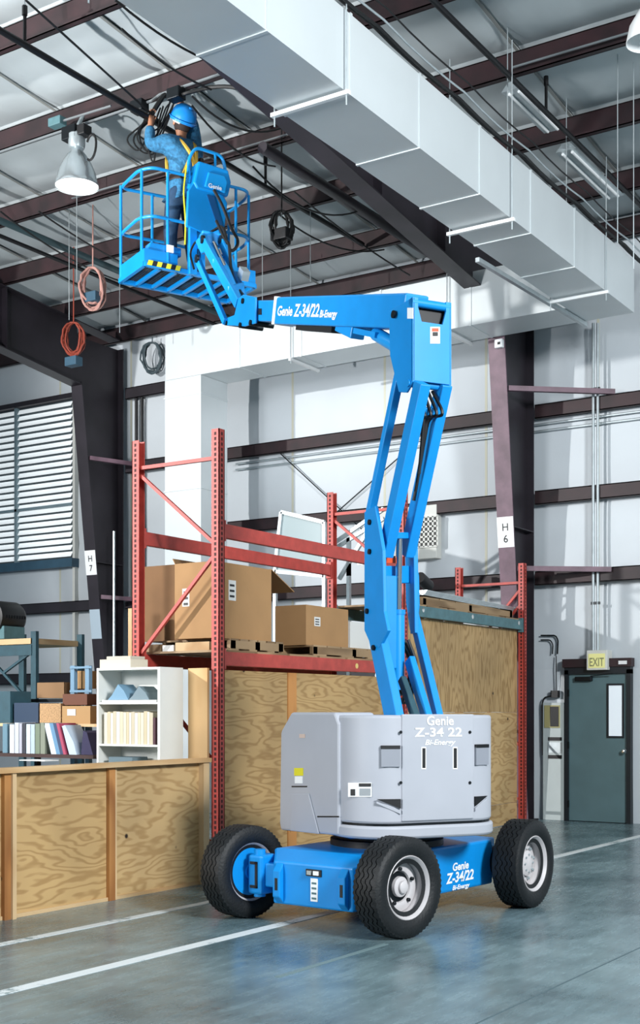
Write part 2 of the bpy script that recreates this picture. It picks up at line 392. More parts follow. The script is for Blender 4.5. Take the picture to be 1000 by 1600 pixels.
# ---- rigid frames: tapered column and haunched rafter
def frame(xc, mF, mW, lab):
    hw = .125; x0, x1 = xc - hw, xc + hw
    t = thing('steel_column', lab[0], 'column', (xc, 17.3, 0))
    def yin(z): return 17.2 - .118 * z           # inner flange
    zt = 7.28
    MB().hexa([(x0, yin(0) - .02, 0), (x1, yin(0) - .02, 0), (x1, yin(0), 0), (x0, yin(0), 0), (x0, yin(zt) - .02, zt), (x1, yin(zt) - .02, zt), (x1, yin(zt), zt), (x0, yin(zt), zt)]).build('inner_flange', mF, t)
    MB().box(x0, 17.38, 0, x1, 17.40, 8.1).build('outer_flange', mW, t)
    MB().prism([(xc - .006, yin(0), 0), (xc - .006, 17.385, 0), (xc - .006, 17.385, 8.1), (xc - .006, yin(zt), 8.1), (xc - .006, yin(zt), zt)], (.012, 0, 0)).build('web', mW, t)
    MB().box(x0, yin(4.2) - .0, 4.2, x1, 17.385, 4.215).build('stiffener', mW, t)
    MB().box(x0 - .05, 16.98, .0, x1 + .05, 17.45, .02).build('base_plate', mW, t)
    r = thing('roof_rafter', lab[1], 'beam', (xc, 12, roofz(12) - .8))
    def zb(Y): return 7.43 - .118 * (Y - 14.7) if Y > 9 else 7.43 + .118 * 5.7 + .03 * (9 - Y)
    ys = [3.2, 9.0, yin(zt)]
    for a, b in zip(ys, ys[1:]):
        MB().hexa([(x0, a, zb(a)), (x1, a, zb(a)), (x1, b, zb(b)), (x0, b, zb(b)), (x0, a, zb(a) + .02), (x1, a, zb(a) + .02), (x1, b, zb(b) + .02), (x0, b, zb(b) + .02)]).build('bottom_flange', mW, r)
        MB().prism([(xc - .006, a, zb(a) + .02), (xc - .006, b, zb(b) + .02), (xc - .006, b, roofz(b) - .03), (xc - .006, a, roofz(a) - .03)], (.012, 0, 0)).build('web', mW, r)
    a, b = 3.2, 17.3
    MB().hexa([(x0, a, roofz(a) - .03), (x1, a, roofz(a) - .03), (x1, b, roofz(b) - .03), (x0, b, roofz(b) - .03), (x0, a, roofz(a) - .01), (x1, a, roofz(a) - .01), (x1, b, roofz(b) - .01), (x0, b, roofz(b) - .01)]).build('top_flange', mW, r)
    for Y in (13.0, 14.6): MB().box(x0, Y - .006, zb(Y) + .02, x1, Y + .006, roofz(Y) - .03).build('stiffener', mW, r)
    return t, yin
c6, yin = frame(-7.70, FLANGE, STEEL_K, ('purple tapered steel column beside the exit door', 'dark haunched roof beam passing above the large white duct'))
c7, _ = frame(-15.65, STEEL_K, STEEL_K, ('black tapered steel column beside the louvred window', 'black haunched roof beam at the left above the louvred window'))
# flange braces from the columns to the girts
for z, xa, xb, col in ((6.12, -7.575, -6.35, c6), (3.62, -7.575, -6.4, c6), (6.0, -15.53, -15.1, c7), (3.6, -15.53, -15.1, c7)):
    MB().bar((xa, yin(z) + .03, z), (xb, WY - .21, z - .03), .07, .07).build('flange_brace', FLANGE, col)
def sign(xc, px0, py0, px1, py1, s1, s2, lab):
    zc0 = ax(px0, py1, xc).z; p = []
    z0, z1 = lab[1]
    t = thing('column_sign', lab[0], 'sign', (xc, yin(z0) - .03, z0))
    y0, y1 = yin(z0) - .024, yin(z1) - .024; h = .125
    MB().hexa([(xc - h, y0 - .006, z0), (xc + h, y0 - .006, z0), (xc + h, y0, z0), (xc - h, y0, z0), (xc - h, y1 - .006, z1), (xc + h, y1 - .006, z1), (xc + h, y1, z1), (xc - h, y1, z1)]).build('sign_plate', WHITE, t)
    zm = (z0 + z1) / 2; yd = Vector((0, y1 - y0, z1 - z0))
    text(s1, Vector((xc, yin(zm) - .031, zm + .02)), (1, 0, 0), yd, .15, BLACK, t, align='CENTER', bold=.01)
    text(s2, Vector((xc, yin(zm - .15) - .031, zm - .145)), (1, 0, 0), yd, .15, BLACK, t, align='CENTER', bold=.01)
sign(-7.70, 778, 808, 805, 855, 'H', '6', ('white column sign reading H 6 on the purple column', (ax(790, 855, -7.7).z, ax(790, 808, -7.7).z)))
sign(-15.65, 128, 860, 150, 898, 'H', '7', ('white column sign reading H 7 on the black column', (ax(140, 898, -15.65).z, ax(140, 860, -15.65).z)))
# small paper notice lower on the black column
za_, zb_ = ax(150, 998, -15.65).z, ax(145, 952, -15.65).z
MB().hexa([(-15.77, yin(za_) - .03, za_), (-15.53, yin(za_) - .03, za_), (-15.53, yin(za_) - .024, za_), (-15.77, yin(za_) - .024, za_), (-15.77, yin(zb_) - .03, zb_), (-15.53, yin(zb_) - .03, zb_), (-15.53, yin(zb_) - .024, zb_), (-15.77, yin(zb_) - .024, zb_)]).build('paper_notice', mat('pale_blue_paper', '#aebfcb', .8), None, 'pale blue sheet taped low on the black column', 'notice')
t = thing('wall_thermostat', 'small white box high on the purple column under the duct', 'box', (-7.64, yin(6.75) - .08, 6.68))
MB().box(-7.70, yin(6.75) - .09, 6.66, -7.58, yin(6.75) - .02, 6.78).build('case', WHITE, t, bevel=.01); MB().box(-7.65, yin(6.75) - .095, 6.70, -7.61, yin(6.75) - .085, 6.735).build('dial', BLACK, t)

# ---- louvred window at the left
win = MB(); wx0, wx1, wz0, wz1 = -22.5, -16.86, 4.47, 7.40
WINBACK = mat('dark_window_backing', '#3c474c', .5, emit='#eef4f8', estr=.0)  # dark sheet behind the slats, gives the dark gaps between them
SLAT = mat('white_louvre_glow', '#f2f5f5', .5, emit='#eaf2f6', estr=.5)  # slats glow by themselves, standing in for daylight coming through
DBLUE = mat('window_sill_paint', '#35566a', .55, var=.1)
t = MB(); t.box(wx0, WY - .06, wz0 - .02, wx1, WY - .045, wz1 + .02); wroot = struct(t.build('window_1', WINBACK)); wroot['label'] = 'wide white louvred window left of the black column'
MB().box(wx0, WY - .22, wz0 - .20, wx1 + .08, WY - .02, wz0 - .04).build('window_sill', DBLUE, wroot)
MB().box(wx0, WY - .2, wz1 + .01, wx1 + .05, WY - .02, wz1 + .10).build('window_head', STEEL_K, wroot)
for xm in (-18.33, -20.4): MB().box(xm - .03, WY - .15, wz0 - .04, xm + .03, WY - .05, wz1 + .02).build('mullion', mat('mullion_grey', '#7f949c', .5), wroot)
MB().box(wx0, WY - .15, wz0 + .95, wx1, WY - .12, wz0 + 1.0).build('cross_rail', MATS['mullion_grey'], wroot)
nsl = 24; pitch = (wz1 - wz0) / nsl
for a, b in ((-18.29, wx1 - .03), (-20.36, -18.37), (wx0, -20.44)):
    f0 = None
    for i in range(nsl):
        z = wz0 + pitch * i
        if f0 is None:
            f0 = MB().hexa([(a, WY - .135, z + .004), (b, WY - .135, z + .004), (b, WY - .127, z + .01), (a, WY - .127, z + .01), (a, WY - .085, z + pitch - .028), (b, WY - .085, z + pitch - .028), (b, WY - .077, z + pitch - .022), (a, WY - .077, z + pitch - .022)]).build('slat', SLAT, wroot)
        else: dup(f0, (0, 0, pitch * i))
# trim column between window and black column
MB().box(-16.86, WY - .12, 0, -16.80, WY - .02, 8.3).build('window_jamb', BOARDW, wroot)

# ---- exit door
dx0, dx1 = ay(887, 1281, WY).x, ay(990, 1285, WY).x; dz = 2.12
DOORM = mat('door_green_grey', '#5b767b', .5, var=.08, scale=3); DFR = mat('door_frame_dark', '#141c22', .5)
dr = MB(); dr.box(dx0, WY - .13, 0, dx0 + .06, WY - .02, dz + .06); dr.box(dx1 - .06, WY - .13, 0, dx1, WY - .02, dz + .06); dr.box(dx0, WY - .13, dz, dx1, WY - .02, dz + .14)
door = struct(dr.build('door_1', DFR)); door['label'] = 'green grey steel exit door with a narrow window'
MB().box(dx0 + .06, WY - .09, .01, dx1 - .06, WY - .045, dz).build('door_leaf', DOORM, door)
MB().box(dx0 - .02, WY - .16, dz + .10, dx1 + .02, WY - .02, dz + .22).build('door_header', STEEL_P, door)
gx0, gx1 = ay(951, 1100, WY - .1).x, ay(972, 1100, WY - .1).x; gz0, gz1 = ay(960, 1150, WY - .1).z, ay(960, 1071, WY - .1).z
gf = MB(); e = .028
gf.box(gx0 - e, WY - .105, gz0 - e, gx0, WY - .085, gz1 + e); gf.box(gx1, WY - .105, gz0 - e, gx1 + e, WY - .085, gz1 + e); gf.box(gx0, WY - .105, gz0 - e, gx1, WY - .085, gz0); gf.box(gx0, WY - .105, gz1, gx1, WY - .085, gz1 + e)
gf = gf.build('vision_frame', DFR, door); MB().box(gx0, WY - .095, gz0, gx1, WY - .088, gz1).build('pane', mat('lit_pane', '#dfe8ee', .3, emit='#dbe6f0', estr=.35), door)
kx = ay(983, 1172, WY - .1).x - .06
kn = MB().lathe((kx, WY - .09, 1.02), (0, -1, 0), [(.03, 0), (.03, .012), (.012, .02), (.012, .045), (.03, .055), (.032, .075), (.02, .09), (.001, .093)], 16).build('door_knob', CHROME, door)
MB().box(dx0 + .17, WY - .16, dz - .10, dx0 + .42, WY - .09, dz - .035).build('door_closer', STEELD, door, bevel=.008)
MB().bar((dx0 + .40, WY - .13, dz - .03), (dx0 + .75, WY - .2, dz + .0), .02, .012).build('closer_arm', STEELD, door)
for z in (.25, 1.1, 1.85): MB().box(dx0 + .05, WY - .14, z - .05, dx0 + .075, WY - .12, z + .05).build('hinge', STEELD, door)
MB().box(dx1 - .16, WY - .175, dz + .13, dx1 - .04, WY - .16, dz + .18).build('header_tag', WHITE, door)
# exit sign
ex0, ex1 = ay(918, 1040, WY - .2).x, ay(950, 1040, WY - .2).x; ez0, ez1 = ay(934, 1047, WY - .2).z, ay(934, 1016, WY - .2).z
t = thing('exit_sign', 'small lit exit sign box above the green grey door', 'sign', ((ex0 + ex1) / 2, WY - .2, ez0))
MB().box(ex0, WY - .24, ez0, ex1, WY - .03, ez1).build('sign_case', BOARDW, t, bevel=.008)
MB().box(ex0 + .03, WY - .246, ez0 + .03, ex1 - .03, WY - .24, ez1 - .05).build('sign_face', mat('exit_face', '#d9d79a', .5, emit='#e6e27a', estr=.25), t)
text('EXIT', ((ex0 + ex1) / 2, WY - .247, ez0 + .055), (1, 0, 0), UP, .17, mat('exit_letter', '#8d8f6c', .6), t, align='CENTER', fit=(ex1 - ex0) * .7)

# electrical trough and telephone box left of the door
t = thing('wall_cabinet', 'grey wall cabinet with dark slots left of the green door', 'cabinet', (ay(866, 1280, WY).x, WY - .1, 0))
cx0, cx1 = ay(849, 1200, WY - .1).x, ay(882, 1200, WY - .1).x
CABM = mat('cabinet_grey', '#b3bcbb', .55, var=.03)
MB().box(cx0, WY - .12, 0, cx1, WY - .035, ay(866, 1098, WY - .1).z).build('body', CABM, t, bevel=.006)
def onwall(px0, py0, px1, py1, Y, dp): a = ay(px0, py1, Y); b = ay(px1, py0, Y); return MB().box(a.x, Y - dp, a.z, b.x, Y, b.z)
onwall(851, 1102, 875, 1137, WY - .12, .012).build('niche_frame', mat('niche_ochre', '#a39c6c', .6), t)
onwall(860, 1104, 873, 1135, WY - .13, .01).build('niche', BLACK, t)
for y in (1152, 1180): onwall(857, y, 878, y + 5, WY - .12, .01).build('slot', BLACK, t)
onwall(856, 1160, 879, 1176, WY - .12, .006).build('cover_plate', GALV, t)
t = thing('junction_box', 'small black junction box with cables above the grey wall cabinet', 'box', (ay(869, 1090, WY).x, WY - .1, ay(869, 1090, WY).z))
onwall(864, 1079, 875, 1090, WY - .04, .09).build('case', BLACK, t)
MB().tube(rounded([ay(869, 1080, WY - .08), ay(869, 1025, WY - .08)], .05), .008, 6).build('riser_cable', STEELD, t)
MB().tube(rounded([ay(864, 1087, WY - .1), ay(850, 1090, WY - .1), ay(847, 1100, WY - .1), ay(848, 1180, WY - .1)], .1), .012, 6).build('cable', HOSE, t)
MB().tube(rounded([ay(845, 993, WY - .08), ay(868, 993, WY - .08), ay(872, 1000, WY - .08), ay(871, 1022, WY - .08)], .06), .012, 6).build('conduit_bend', STEELD, t)
MB().tube(rounded([ay(845, 1000, WY - .08), ay(860, 1000, WY - .08), ay(864, 1007, WY - .08), ay(863, 1022, WY - .08)], .06), .01, 6).build('conduit_bend', STEELD, t)
# pair of tall conduits above the exit sign
t = thing('electrical_conduit', 'pair of tall white conduits running up the wall above the exit sign', 'conduit', (ay(931, 1016, WY).x, WY - .1, 2.2))
for px in (927, 934): MB().tube([ay(px, 1018, WY - .21), ay(px, 505, WY - .21)], .022, 8).build('pipe', GALV, t)
for y in (605, 940): onwall(924, y, 938, y + 5, WY - .20, .03).build('strap', STEELD, t)
# supply grille and its white panel
t = thing('wall_grille', 'square white air grille on the wall behind the blue riser arms', 'vent', (ay(664, 840, WY).x, WY - .2, ay(664, 880, WY).z))
onwall(600, 790, 690, 880, WY - .03, .17).build('grille_box', BOARDW, t, bevel=.01)
g = MB(); a = ay(622, 858, WY - .205); b = ay(684, 806, WY - .205); n = 9
for i in range(n + 1): x = a.x + (b.x - a.x) * i / n; g.box(x - .014, WY - .225, a.z, x + .014, WY - .2, b.z)
for i in range(7): z = a.z + (b.z - a.z) * i / 6; g.box(a.x, WY - .225, z - .014, b.x, WY - .2, z + .014)
g.build('grille_bars', BOARDW, t); MB().box(a.x, WY - .204, a.z, b.x, WY - .2, b.z).build('grille_throat', BLACK, t)

# ================================================================== DUCTS
KD = .937
DX0, DX1, DZ0, DZ1 = -6.79 * KD, -6.07 * KD, 1.6 + 5.56 * KD, 1.6 + 6.29 * KD
YF, YB = 16.68 * KD, 17.40 * KD
CZ1 = 1.6 + 6.33 * KD
md = thing('main_duct', 'large white rectangular air duct running overhead towards the back wall', 'duct', (-6.43, 10, DZ0))
seams = [3.4, 4.65, 5.95, 7.25, 8.55, 9.85, 11.15, 12.5, 13.85, 15.2, 17.40]
seams = [s * KD for s in seams]
for a, b in zip(seams, seams[1:]):
    MB().box(DX0, a, DZ0, DX1, b - .004, DZ1).build('duct_section', DUCT, md)
for s in seams[1:-1]:
    f = MB(); e = .009
    f.box(DX0 - e, s - .018, DZ0 - e, DX1 + e, s + .014, DZ0); f.box(DX1, s - .018, DZ0, DX1 + e, s + .014, DZ1 + e); f.box(DX0 - e, s - .018, DZ0, DX0, s + .014, DZ1 + e); f.box(DX0, s - .018, DZ1, DX1, s + .014, DZ1 + e)
    f.build('joint_flange', DUCT, md)
def hanger(parent, Y, x0, x1, z, top, m=WHITE):
    MB().box(x0, Y - .02, z - .035, x1, Y + .02, z).build('trapeze_angle', m, parent)
    for x in (x0 + .03, x1 - .03): MB().tube([(x, Y, z - .12), (x, Y, top)], .007, 6).build('hanger_rod', GALV, parent)
for Y in (6.79, 9.11, 12.42, 15.2): hanger(md, Y, DX0 - .06, DX1 + .06, DZ0 - .02, roofz(Y) + .02)
cdt = thing('cross_duct', 'white rectangular duct running left along the top of the back wall', 'duct', (-10, 17, DZ0))
xs = [DX0 - .002] + [v * KD for v in (-8.25, -9.75, -11.2, -12.4, -13.955)]
for a, b in zip(xs, xs[1:]): MB().box(b + .004, YF, DZ0, a, YB, CZ1).build('duct_section', DUCT, cdt)
for x in xs[1:-1]:
    f = MB(); e = .009; f.box(x - .016, YF - e, DZ0 - e, x + .016, YB, DZ0); f.box(x - .016, YF - e, DZ0, x + .016, YF, CZ1 + e); f.box(x - .016, YF, CZ1, x + .016, YB, CZ1 + e); f.build('joint_flange', DUCT, cdt)
for x in (-8.06, -10.64):
    MB().box(x - .02, YF - .08, DZ0 - .06, x + .02, YB + .03, DZ0 - .02).build('support_angle', WHITE, cdt)
    MB().tube([(x, YF - .05, DZ0 - .1), (x, YF - .05, roofz(YF))], .007, 6).build('hanger_rod', GALV, cdt)
pa = az(712, 408, 7.13); MB().bar((-6.93 * KD, 14.2 * KD, DZ0 - .035), (-6.80 * KD, 17.45 * KD, DZ0 - .035), .05, .05).build('support_angle', GALV, cdt)
dd = thing('drop_duct', 'white vertical duct descending behind the red pallet rack', 'duct', (-12.72, 16, 0))
qx0, qx1 = -13.96 * KD, -13.19 * KD
MB().box(qx0, YF, 3.3, qx1, YB, 5.05).build('duct_section', DUCT, dd); MB().box(qx0, YF, 5.054, qx1, YB, DZ0 - .004).build('duct_section', DUCT, dd)
MB().box(qx0, YF, .0, qx1, YB, 3.296).build('duct_section', DUCT, dd)
for z in (3.298, 5.052, 6.52): MB().box(qx0 - .015, YF - .015, z - .01, qx1 + .015, YB, z + .01).build('joint_flange', DUCT, dd)

# ================================================================== OVERHEAD PIPES, CABLES AND LAMPS
EMT = mat('dull_conduit', '#6f7578', .7)
PIPEK = mat('black_pipe', '#121316', .45, .3)
def hz_pipe(px, py, z, y0, y1, r, m, label, name='sprinkler_pipe', cat='pipe', hang=()):
    p = az(px, py, z); t = thing(name, label, cat, (p.x, (y0 + y1) / 2, z))
    MB().tube([(p.x, y0, z), (p.x, y1, z)], r, 10).build('pipe', m, t)
    for Y in hang:
        MB().tube([(p.x, Y, z + r), (p.x, Y, z + .32)], .018, 6).build('drop_nipple', m, t)
        MB().tube([(p.x, Y, z + .3), (p.x, Y, z + .40)], .028, 6).build('sprinkler_head', m, t)
        MB().tube([(p.x, Y, z + .4), (p.x, Y, roofz(Y) + .1)], .006, 5).build('hanger_rod', GALV, t)
    return t
hz_pipe(140, 130, 8.42, 4, 16.05, .035, PIPEK, 'black sprinkler pipe running above the worker beside the duct', hang=(9.35, 13.6))
hz_pipe(850, 172, 8.30, 4, 17.3, .03, PIPEK, 'black sprinkler pipe right of the large duct', hang=(13.4,))
hz_pipe(60, 370, 8.25, 9.5, 17.3, .05, mat('teal_pipe', '#30474c', .5), 'dark teal pipe under the roof left of the platform', name='water_pipe', hang=())
hz_pipe(40, 385, 8.15, 9.5, 17.3, .03, PIPEK, 'thin black pipe next to the dark teal pipe', name='water_pipe')
hz_pipe(560, 325, 8.25, 12.3, 17.2, .07, STEEL_K, 'thick dark bar hung under the purlins beside the haunched beam', name='steel_bar', cat='beam')
# conduit along the purlin over the platform, with boxes
t = thing('purlin_conduit', 'long thin metal conduit fixed under the purlin above the worker', 'conduit', (-10, 11.4, roofz(11.5)))
MB().tube([(-12.3, 11.40, roofz(11.5) - .04), (-9.75, 11.40, roofz(11.5) - .04), (-9.62, 11.4, roofz(11.5) - .0), (-6.9, 11.4, roofz(11.5) - .0)], .016, 6).build('pipe', EMT, t)
for X in (-9.35, -9.9): MB().box(X - .09, 11.30, roofz(11.5) - .15, X + .09, 11.44, roofz(11.5) - .02).build('junction_box', STEELD, t, bevel=.01)
for Y, x0, x1 in ((13.05, -12.5, -7.9), (13.05, -5.9, 1)):
    tt = thing('purlin_conduit', 'thin metal conduit along the purlin ' + ('left of the haunched beam' if x0 < -8 else 'right of the large duct'), 'conduit', ((x0 + x1) / 2, Y - .1, roofz(Y)))
    MB().tube([(x0, Y - .1, roofz(Y) + .07), (x1, Y - .1, roofz(Y) + .07)], .013, 6).build('pipe', EMT, tt)
# cables lying along the top edge of the big duct
labs = ['black cable nearest the right edge of the large duct', 'grey cable above the right edge of the large duct', 'thick black cable looped above the large duct', 'thin cable strung highest above the large duct']
for i, (dx, z, r, m) in enumerate(((.04, DZ1 + .06, .014, HOSE), (.08, DZ1 + .12, .010, GALV), (-.06, DZ1 + .14, .018, HOSE), (.12, DZ1 + .2, .008, HOSE))):
    pts = []; 
    for k in range(8): pts += sag((DX1 + dx, 5 + 1.55 * k, z), (DX1 + dx, 6.55 + 1.55 * k, z), .03, 4)[:-1]
    MB().tube(pts, r, 6).build('duct_cable', m, None, labs[i], 'cable')
# sagging cables over the platform bay
cab = [((180, 0), (420, 120), .15, 'black cable sagging near the roof at the upper left'), ((40, 0), (250, 190), .0, 'taut black cable crossing the first purlin bay'),
       ((190, 45), (330, 140), .06, 'thin black cable beside the taut one in the first bay'), ((300, 165), (430, 260), .15, 'black cable drooping right of the worker'),
       ((300, 150), (440, 200), .18, 'second black cable drooping to the duct from the worker'), ((395, 260), (560, 330), .25, 'black cable swagged beneath the purlins by the haunched beam'),
       ((430, 330), (600, 390), .2, 'lower black cable swagged above the blue boom'), ((460, 300), (640, 430), .05, 'taut black cable above the blue boom'),
       ((0, 330), (190, 440), .1, 'black cable beneath the purlins left of the platform'), ((60, 330), (210, 420), .04, 'thin cable beside the platform rail')]
for i, (a, b, dr_, lab) in enumerate(cab):
    za_ = 8.45 if i < 5 else 8.2; MB().tube(sag(az(*a, za_), az(*b, za_), dr_, 12), .012, 6).build('overhead_cable', HOSE, None, lab, 'cable')
# thin vertical hanger wires
for px, y0, y1, Y, lab in ((120, 300, 440, 12.6, 'thin vertical wire dropping beside the lamp'), (108, 400, 500, 13.4, 'thin wire holding the red cable coil'), (187, 330, 520, 14.6, 'thin wire hanging behind the platform'),
                           (440, 260, 340, 13.05, 'short wire holding the black cable coil'), (410, 330, 470, 14.6, 'thin wire hanging above the boom tip'), (485, 370, 440, 14.6, 'short wire above the lettered boom'),
                           (793, 0, 345, 12.6, 'long pale wire hanging beside the large duct'), (965, 205, 380, 13.6, 'pale wire hanging at the right above the duct end'), (885, 230, 320, 14.2, 'pale wire by the strip light'), (990, 200, 420, 13.8, 'rightmost pale wire over the duct')):
    a = ay(px, y1, Y); MB().tube([a, (a.x, a.y, roofz(Y) + .33)], .006, 5).build('hanger_wire', GALV, None, lab, 'wire')

# high-bay lamp
LA = ay(120, 292, 11.25); LX, LYY = LA.x, 11.25
t = thing('high_bay_lamp', 'lit high bay lamp with clear bell reflector under the purlin', 'lamp', (LX, LYY, LA.z))
GLS = mat('bell_reflector', '#c3cccf', .2, .75)
z0 = LA.z
MB().lathe((LX, LYY, z0), (0, 0, 1), [(.262, 0), (.262, .02), (.25, .06), (.225, .16), (.18, .27), (.12, .37), (.075, .42), (.07, .48)], 32, cap=False).build('reflector', GLS, t)
MB().lathe((LX, LYY, z0 + .012), (0, 0, 1), [(.255, 0), (.001, -.02)], 32, cap=False).build('lens', mat('lamp_lens', '#ffffff', .4, emit='#fffdf6', estr=1.6), t)
MB().lathe((LX, LYY, z0 + .46), (0, 0, 1), [(.09, 0), (.1, .03), (.1, .16), (.06, .2)], 16).build('socket', GALV, t)
MB().box(LX - .17, LYY - .09, z0 + .56, LX + .05, LYY + .09, z0 + .72).build('ballast_box', STEELD, t, bevel=.01)
MB().box(LX + .06, LYY - .07, z0 + .58, LX + .18, LYY + .07, z0 + .70).build('ballast_box', BLACK, t, bevel=.01)
MB().tube([(LX, LYY, z0 + .70), (LX, LYY + .1, roofz(11.5) + .02)], .025, 8).build('stem', GALV, t)
MB().box(LX - .42, LYY - .06, z0 + .80, LX - .22, LYY + .06, z0 + .90).build('outlet_box', TEAL, t, bevel=.008)
MB().tube([(LX - .3, LYY, z0 + .85), (LX + .5, LYY + .05, z0 + .86)], .014, 6).build('feed_conduit', EMT, t)
MB().tube(arc((LX + .23, LYY, z0 + .42), (.5, 0, 0), (0, .1, 1), .16, 150, -120, 14), .014, 6).build('lead', HOSE, t)
# the rim of a second lamp that just enters at the upper right
LB = az(1012, 40, 8.1)
t = thing('high_bay_lamp', 'white bell lamp cut by the right edge of the picture', 'lamp', LB)
MB().lathe(LB, (0, 0, 1), [(.20, -.16), (.20, -.14), (.17, .0), (.1, .12), (.05, .2)], 28, cap=False).build('reflector', WHITE, t)
MB().lathe(LB, (0, 0, 1), [(.05, .19), (.06, .22), (.06, .34), (.03, .36)], 14).build('socket', GALV, t)
# two strip lights right of the duct
for i, (a, b, lab) in enumerate((((800, 140), (868, 204), 'nearer fluorescent strip light right of the large duct'), ((884, 235), (945, 312), 'farther fluorescent strip light right of the large duct'))):
    zl = 8.42 if i == 0 else 8.27; p = az(*a, zl); q = az(*b, zl)
    x = p.x; ya, yb = p.y, q.y
    t = thing('strip_light', lab, 'lamp', (x, (ya + yb) / 2, zl - .02))
    MB().prism([(x - .13, ya, zl), (x + .13, ya, zl), (x + .05, ya, zl + .09), (x - .05, ya, zl + .09)], (0, yb - ya, 0)).build('housing', GALV, t)
    for s in (-.06, .06): MB().tube([(x + s, ya + .05, zl - .015), (x + s, yb - .05, zl - .015)], .018, 8).build('lamp_tube', WHITE, t)
# hanging cord coils
def coil(name, label, c, w_, h_, m, r, n, box=None, boxm=None, up=1.2, ring=True):
    t = thing(name, label, 'cable coil', c)
    for i in range(n):
        pts = []; ww = w_ * random.uniform(.55, 1) / 2; hh = h_ * random.uniform(.8, 1) / 2; an = random.uniform(-.5, .5) + .5
        for k in range(25):
            a = 2 * math.pi * k / 24; pts.append(Vector(c) + Vector((math.cos(an), math.sin(an), 0)) * ww * math.sin(a) + UP * (h_ / 2 - hh + hh * math.cos(a) - 0) + Vector((0, random.uniform(-.02, .02), 0)))
        MB().tube(pts, r, 6, cap=False).build('loop', m, t)
    if up > .1: up = roofz(c.y) + .33 - c.z - h_ / 2
    MB().tube([Vector(c) + UP * h_ / 2, Vector(c) + UP * (h_ / 2 + up)], .01, 6).build('cord', m, t)
    if box: 
        bz = Vector(c) + UP * box; MB().box(bz.x - .12, bz.y - .08, bz.z - .07, bz.x + .12, bz.y + .08, bz.z + .07).build('outlet_box', boxm, t, bevel=.012)
    return t
PINKC = mat('pink_cord', '#b88a80', .6); REDC = mat('red_cord', '#93402f', .6)
c = ay(145, 452, 13.6); coil('cord_coil', 'pale pink extension cord coil with blue outlet box left of the platform', c, .38, .62, PINKC, .016, 7, -.12, DBLUE, .5)
c = ay(115, 532, 14.6); coil('cord_coil', 'red cord coil hanging in front of the black beam', c, .36, .56, REDC, .014, 8, -.33, DBLUE, .9)
c = ay(440, 360, 13.0); coil('cord_coil', 'black cord coil hanging above the blue boom', c, .30, .48, HOSE, .015, 6, -.06, BLACK, .3)
c = ay(238, 560, WY - .25); coil('cord_coil', 'grey cable coil hung high on the wall beside the vertical duct', c, .42, .56, mat('grey_cord', '#46545a', .6), .016, 6, None, None, .1)
# two dark pipes on the wall between the black column and the vertical duct
for px, lab in ((213, 'left of two dark pipes on the wall beside the black column'), (222, 'right of two dark pipes on the wall beside the black column')):
    MB().tube([ay(px, 610, WY - .12), ay(px, 1000, WY - .12)], .03, 8).build('wall_pipe', PIPEK, None, lab, 'pipe')
MB().tube([ax(178, 830, -15.3), ax(178, 1030, -15.3)], .022, 8).build('pole', GALV, None, 'thin grey pole standing before the black column', 'pole')

# ================================================================== RED PALLET RACK
RX, RXB = -7.47, -8.47; RY = [9.71, 13.3, 16.755]; HT = [4.28, 4.28, 3.68]
rk = thing('pallet_rack', 'tall red steel pallet rack holding cardboard boxes and pallets', 'rack', (-8.0, 13.3, 0))
us = .045
for Y, h in zip(RY, HT):
    for X in (RX, RXB):
        u = MB(); sgn = 1 if X == RX else -1; f = X + sgn * us
        u.box(X - us, Y - us, .012, X + us, Y - us + .008, h); u.box(X - us, Y + us - .008, .012, X + us, Y + us, h); u.box(f - sgn * .008, Y - us, .012, f, Y + us, h)
        up = u.build('upright', RACK, rk)
        s = MB(); k = .12
        while k < h - .05:
            s.box(f - .001, Y - .012, k, f + sgn * .0015, Y + .012, k + .03)
            s.box(X - .012, Y - us - .0015, k, X + .012, Y - us + .001, k + .03); k += .05
        s.build('slots', RACKH, up, kind='stuff')
        MB().box(X - .08, Y - .07, 0, X + .08, Y + .07, .012).build('foot_plate', RACK, up)
    for z in (.35, h - .27): MB().bar((RX - us, Y, z), (RXB + us, Y, z), .035, .035).build('strut', RACK, rk)
    zz = [2.15, 3.2, h - .35] if h > 4 else [1.1, 2.25, h - .3]
    MB().bar((RXB + us, Y, 2.17), (RX - us, Y, 3.08), .032, .032).build('strut', RACK, rk)
    MB().bar((RX - us, Y, 3.2), (RXB + us, Y, h - .35), .032, .032).build('strut', RACK, rk) if h > 4 else MB().bar((RX - us, Y, 3.3), (RXB + us, Y, 2.3), .032, .032).build('strut', RACK, rk)
    MB().bar((RX - us, Y, 1.1), (RXB + us, Y, 2.0), .032, .032).build('strut', RACK, rk)
def beam(X, y0, y1, z, m=RACK, h=.135):
    b = MB().box(X - .03, y0 + us, z - h / 2, X + .03, y1 - us, z + h / 2).build('beam', m, rk, bevel=.006)
    for y, s in ((y0 + us, 1), (y1 - us, -1)):
        MB().box(X - .034, y, z - .1, X + .036, y + s * .035, z + .1).build('connector', m, b)
    return b
zb1 = ax(345, 829, RX).z; zb0 = ax(345, 1029, RX).z
for X in (RX, RXB): beam(X, RY[0], RY[1], zb1); beam(X, RY[0], RY[1], zb0)
zt = ax(815, 977, RX).z
for X in (RX, RXB): beam(X, RY[1], RY[2], zt, TEAL)
for y in (RY[1] + .45, 15.1, RY[2] - .2): MB().lathe((RX + .03, y, zt + .02), (1, 0, 0), [(.03, 0), (.03, .006), (.012, .008)], 12).build('bolt', CHROME, rk)
STK = mat('beam_sticker', '#e3c47a', .6)
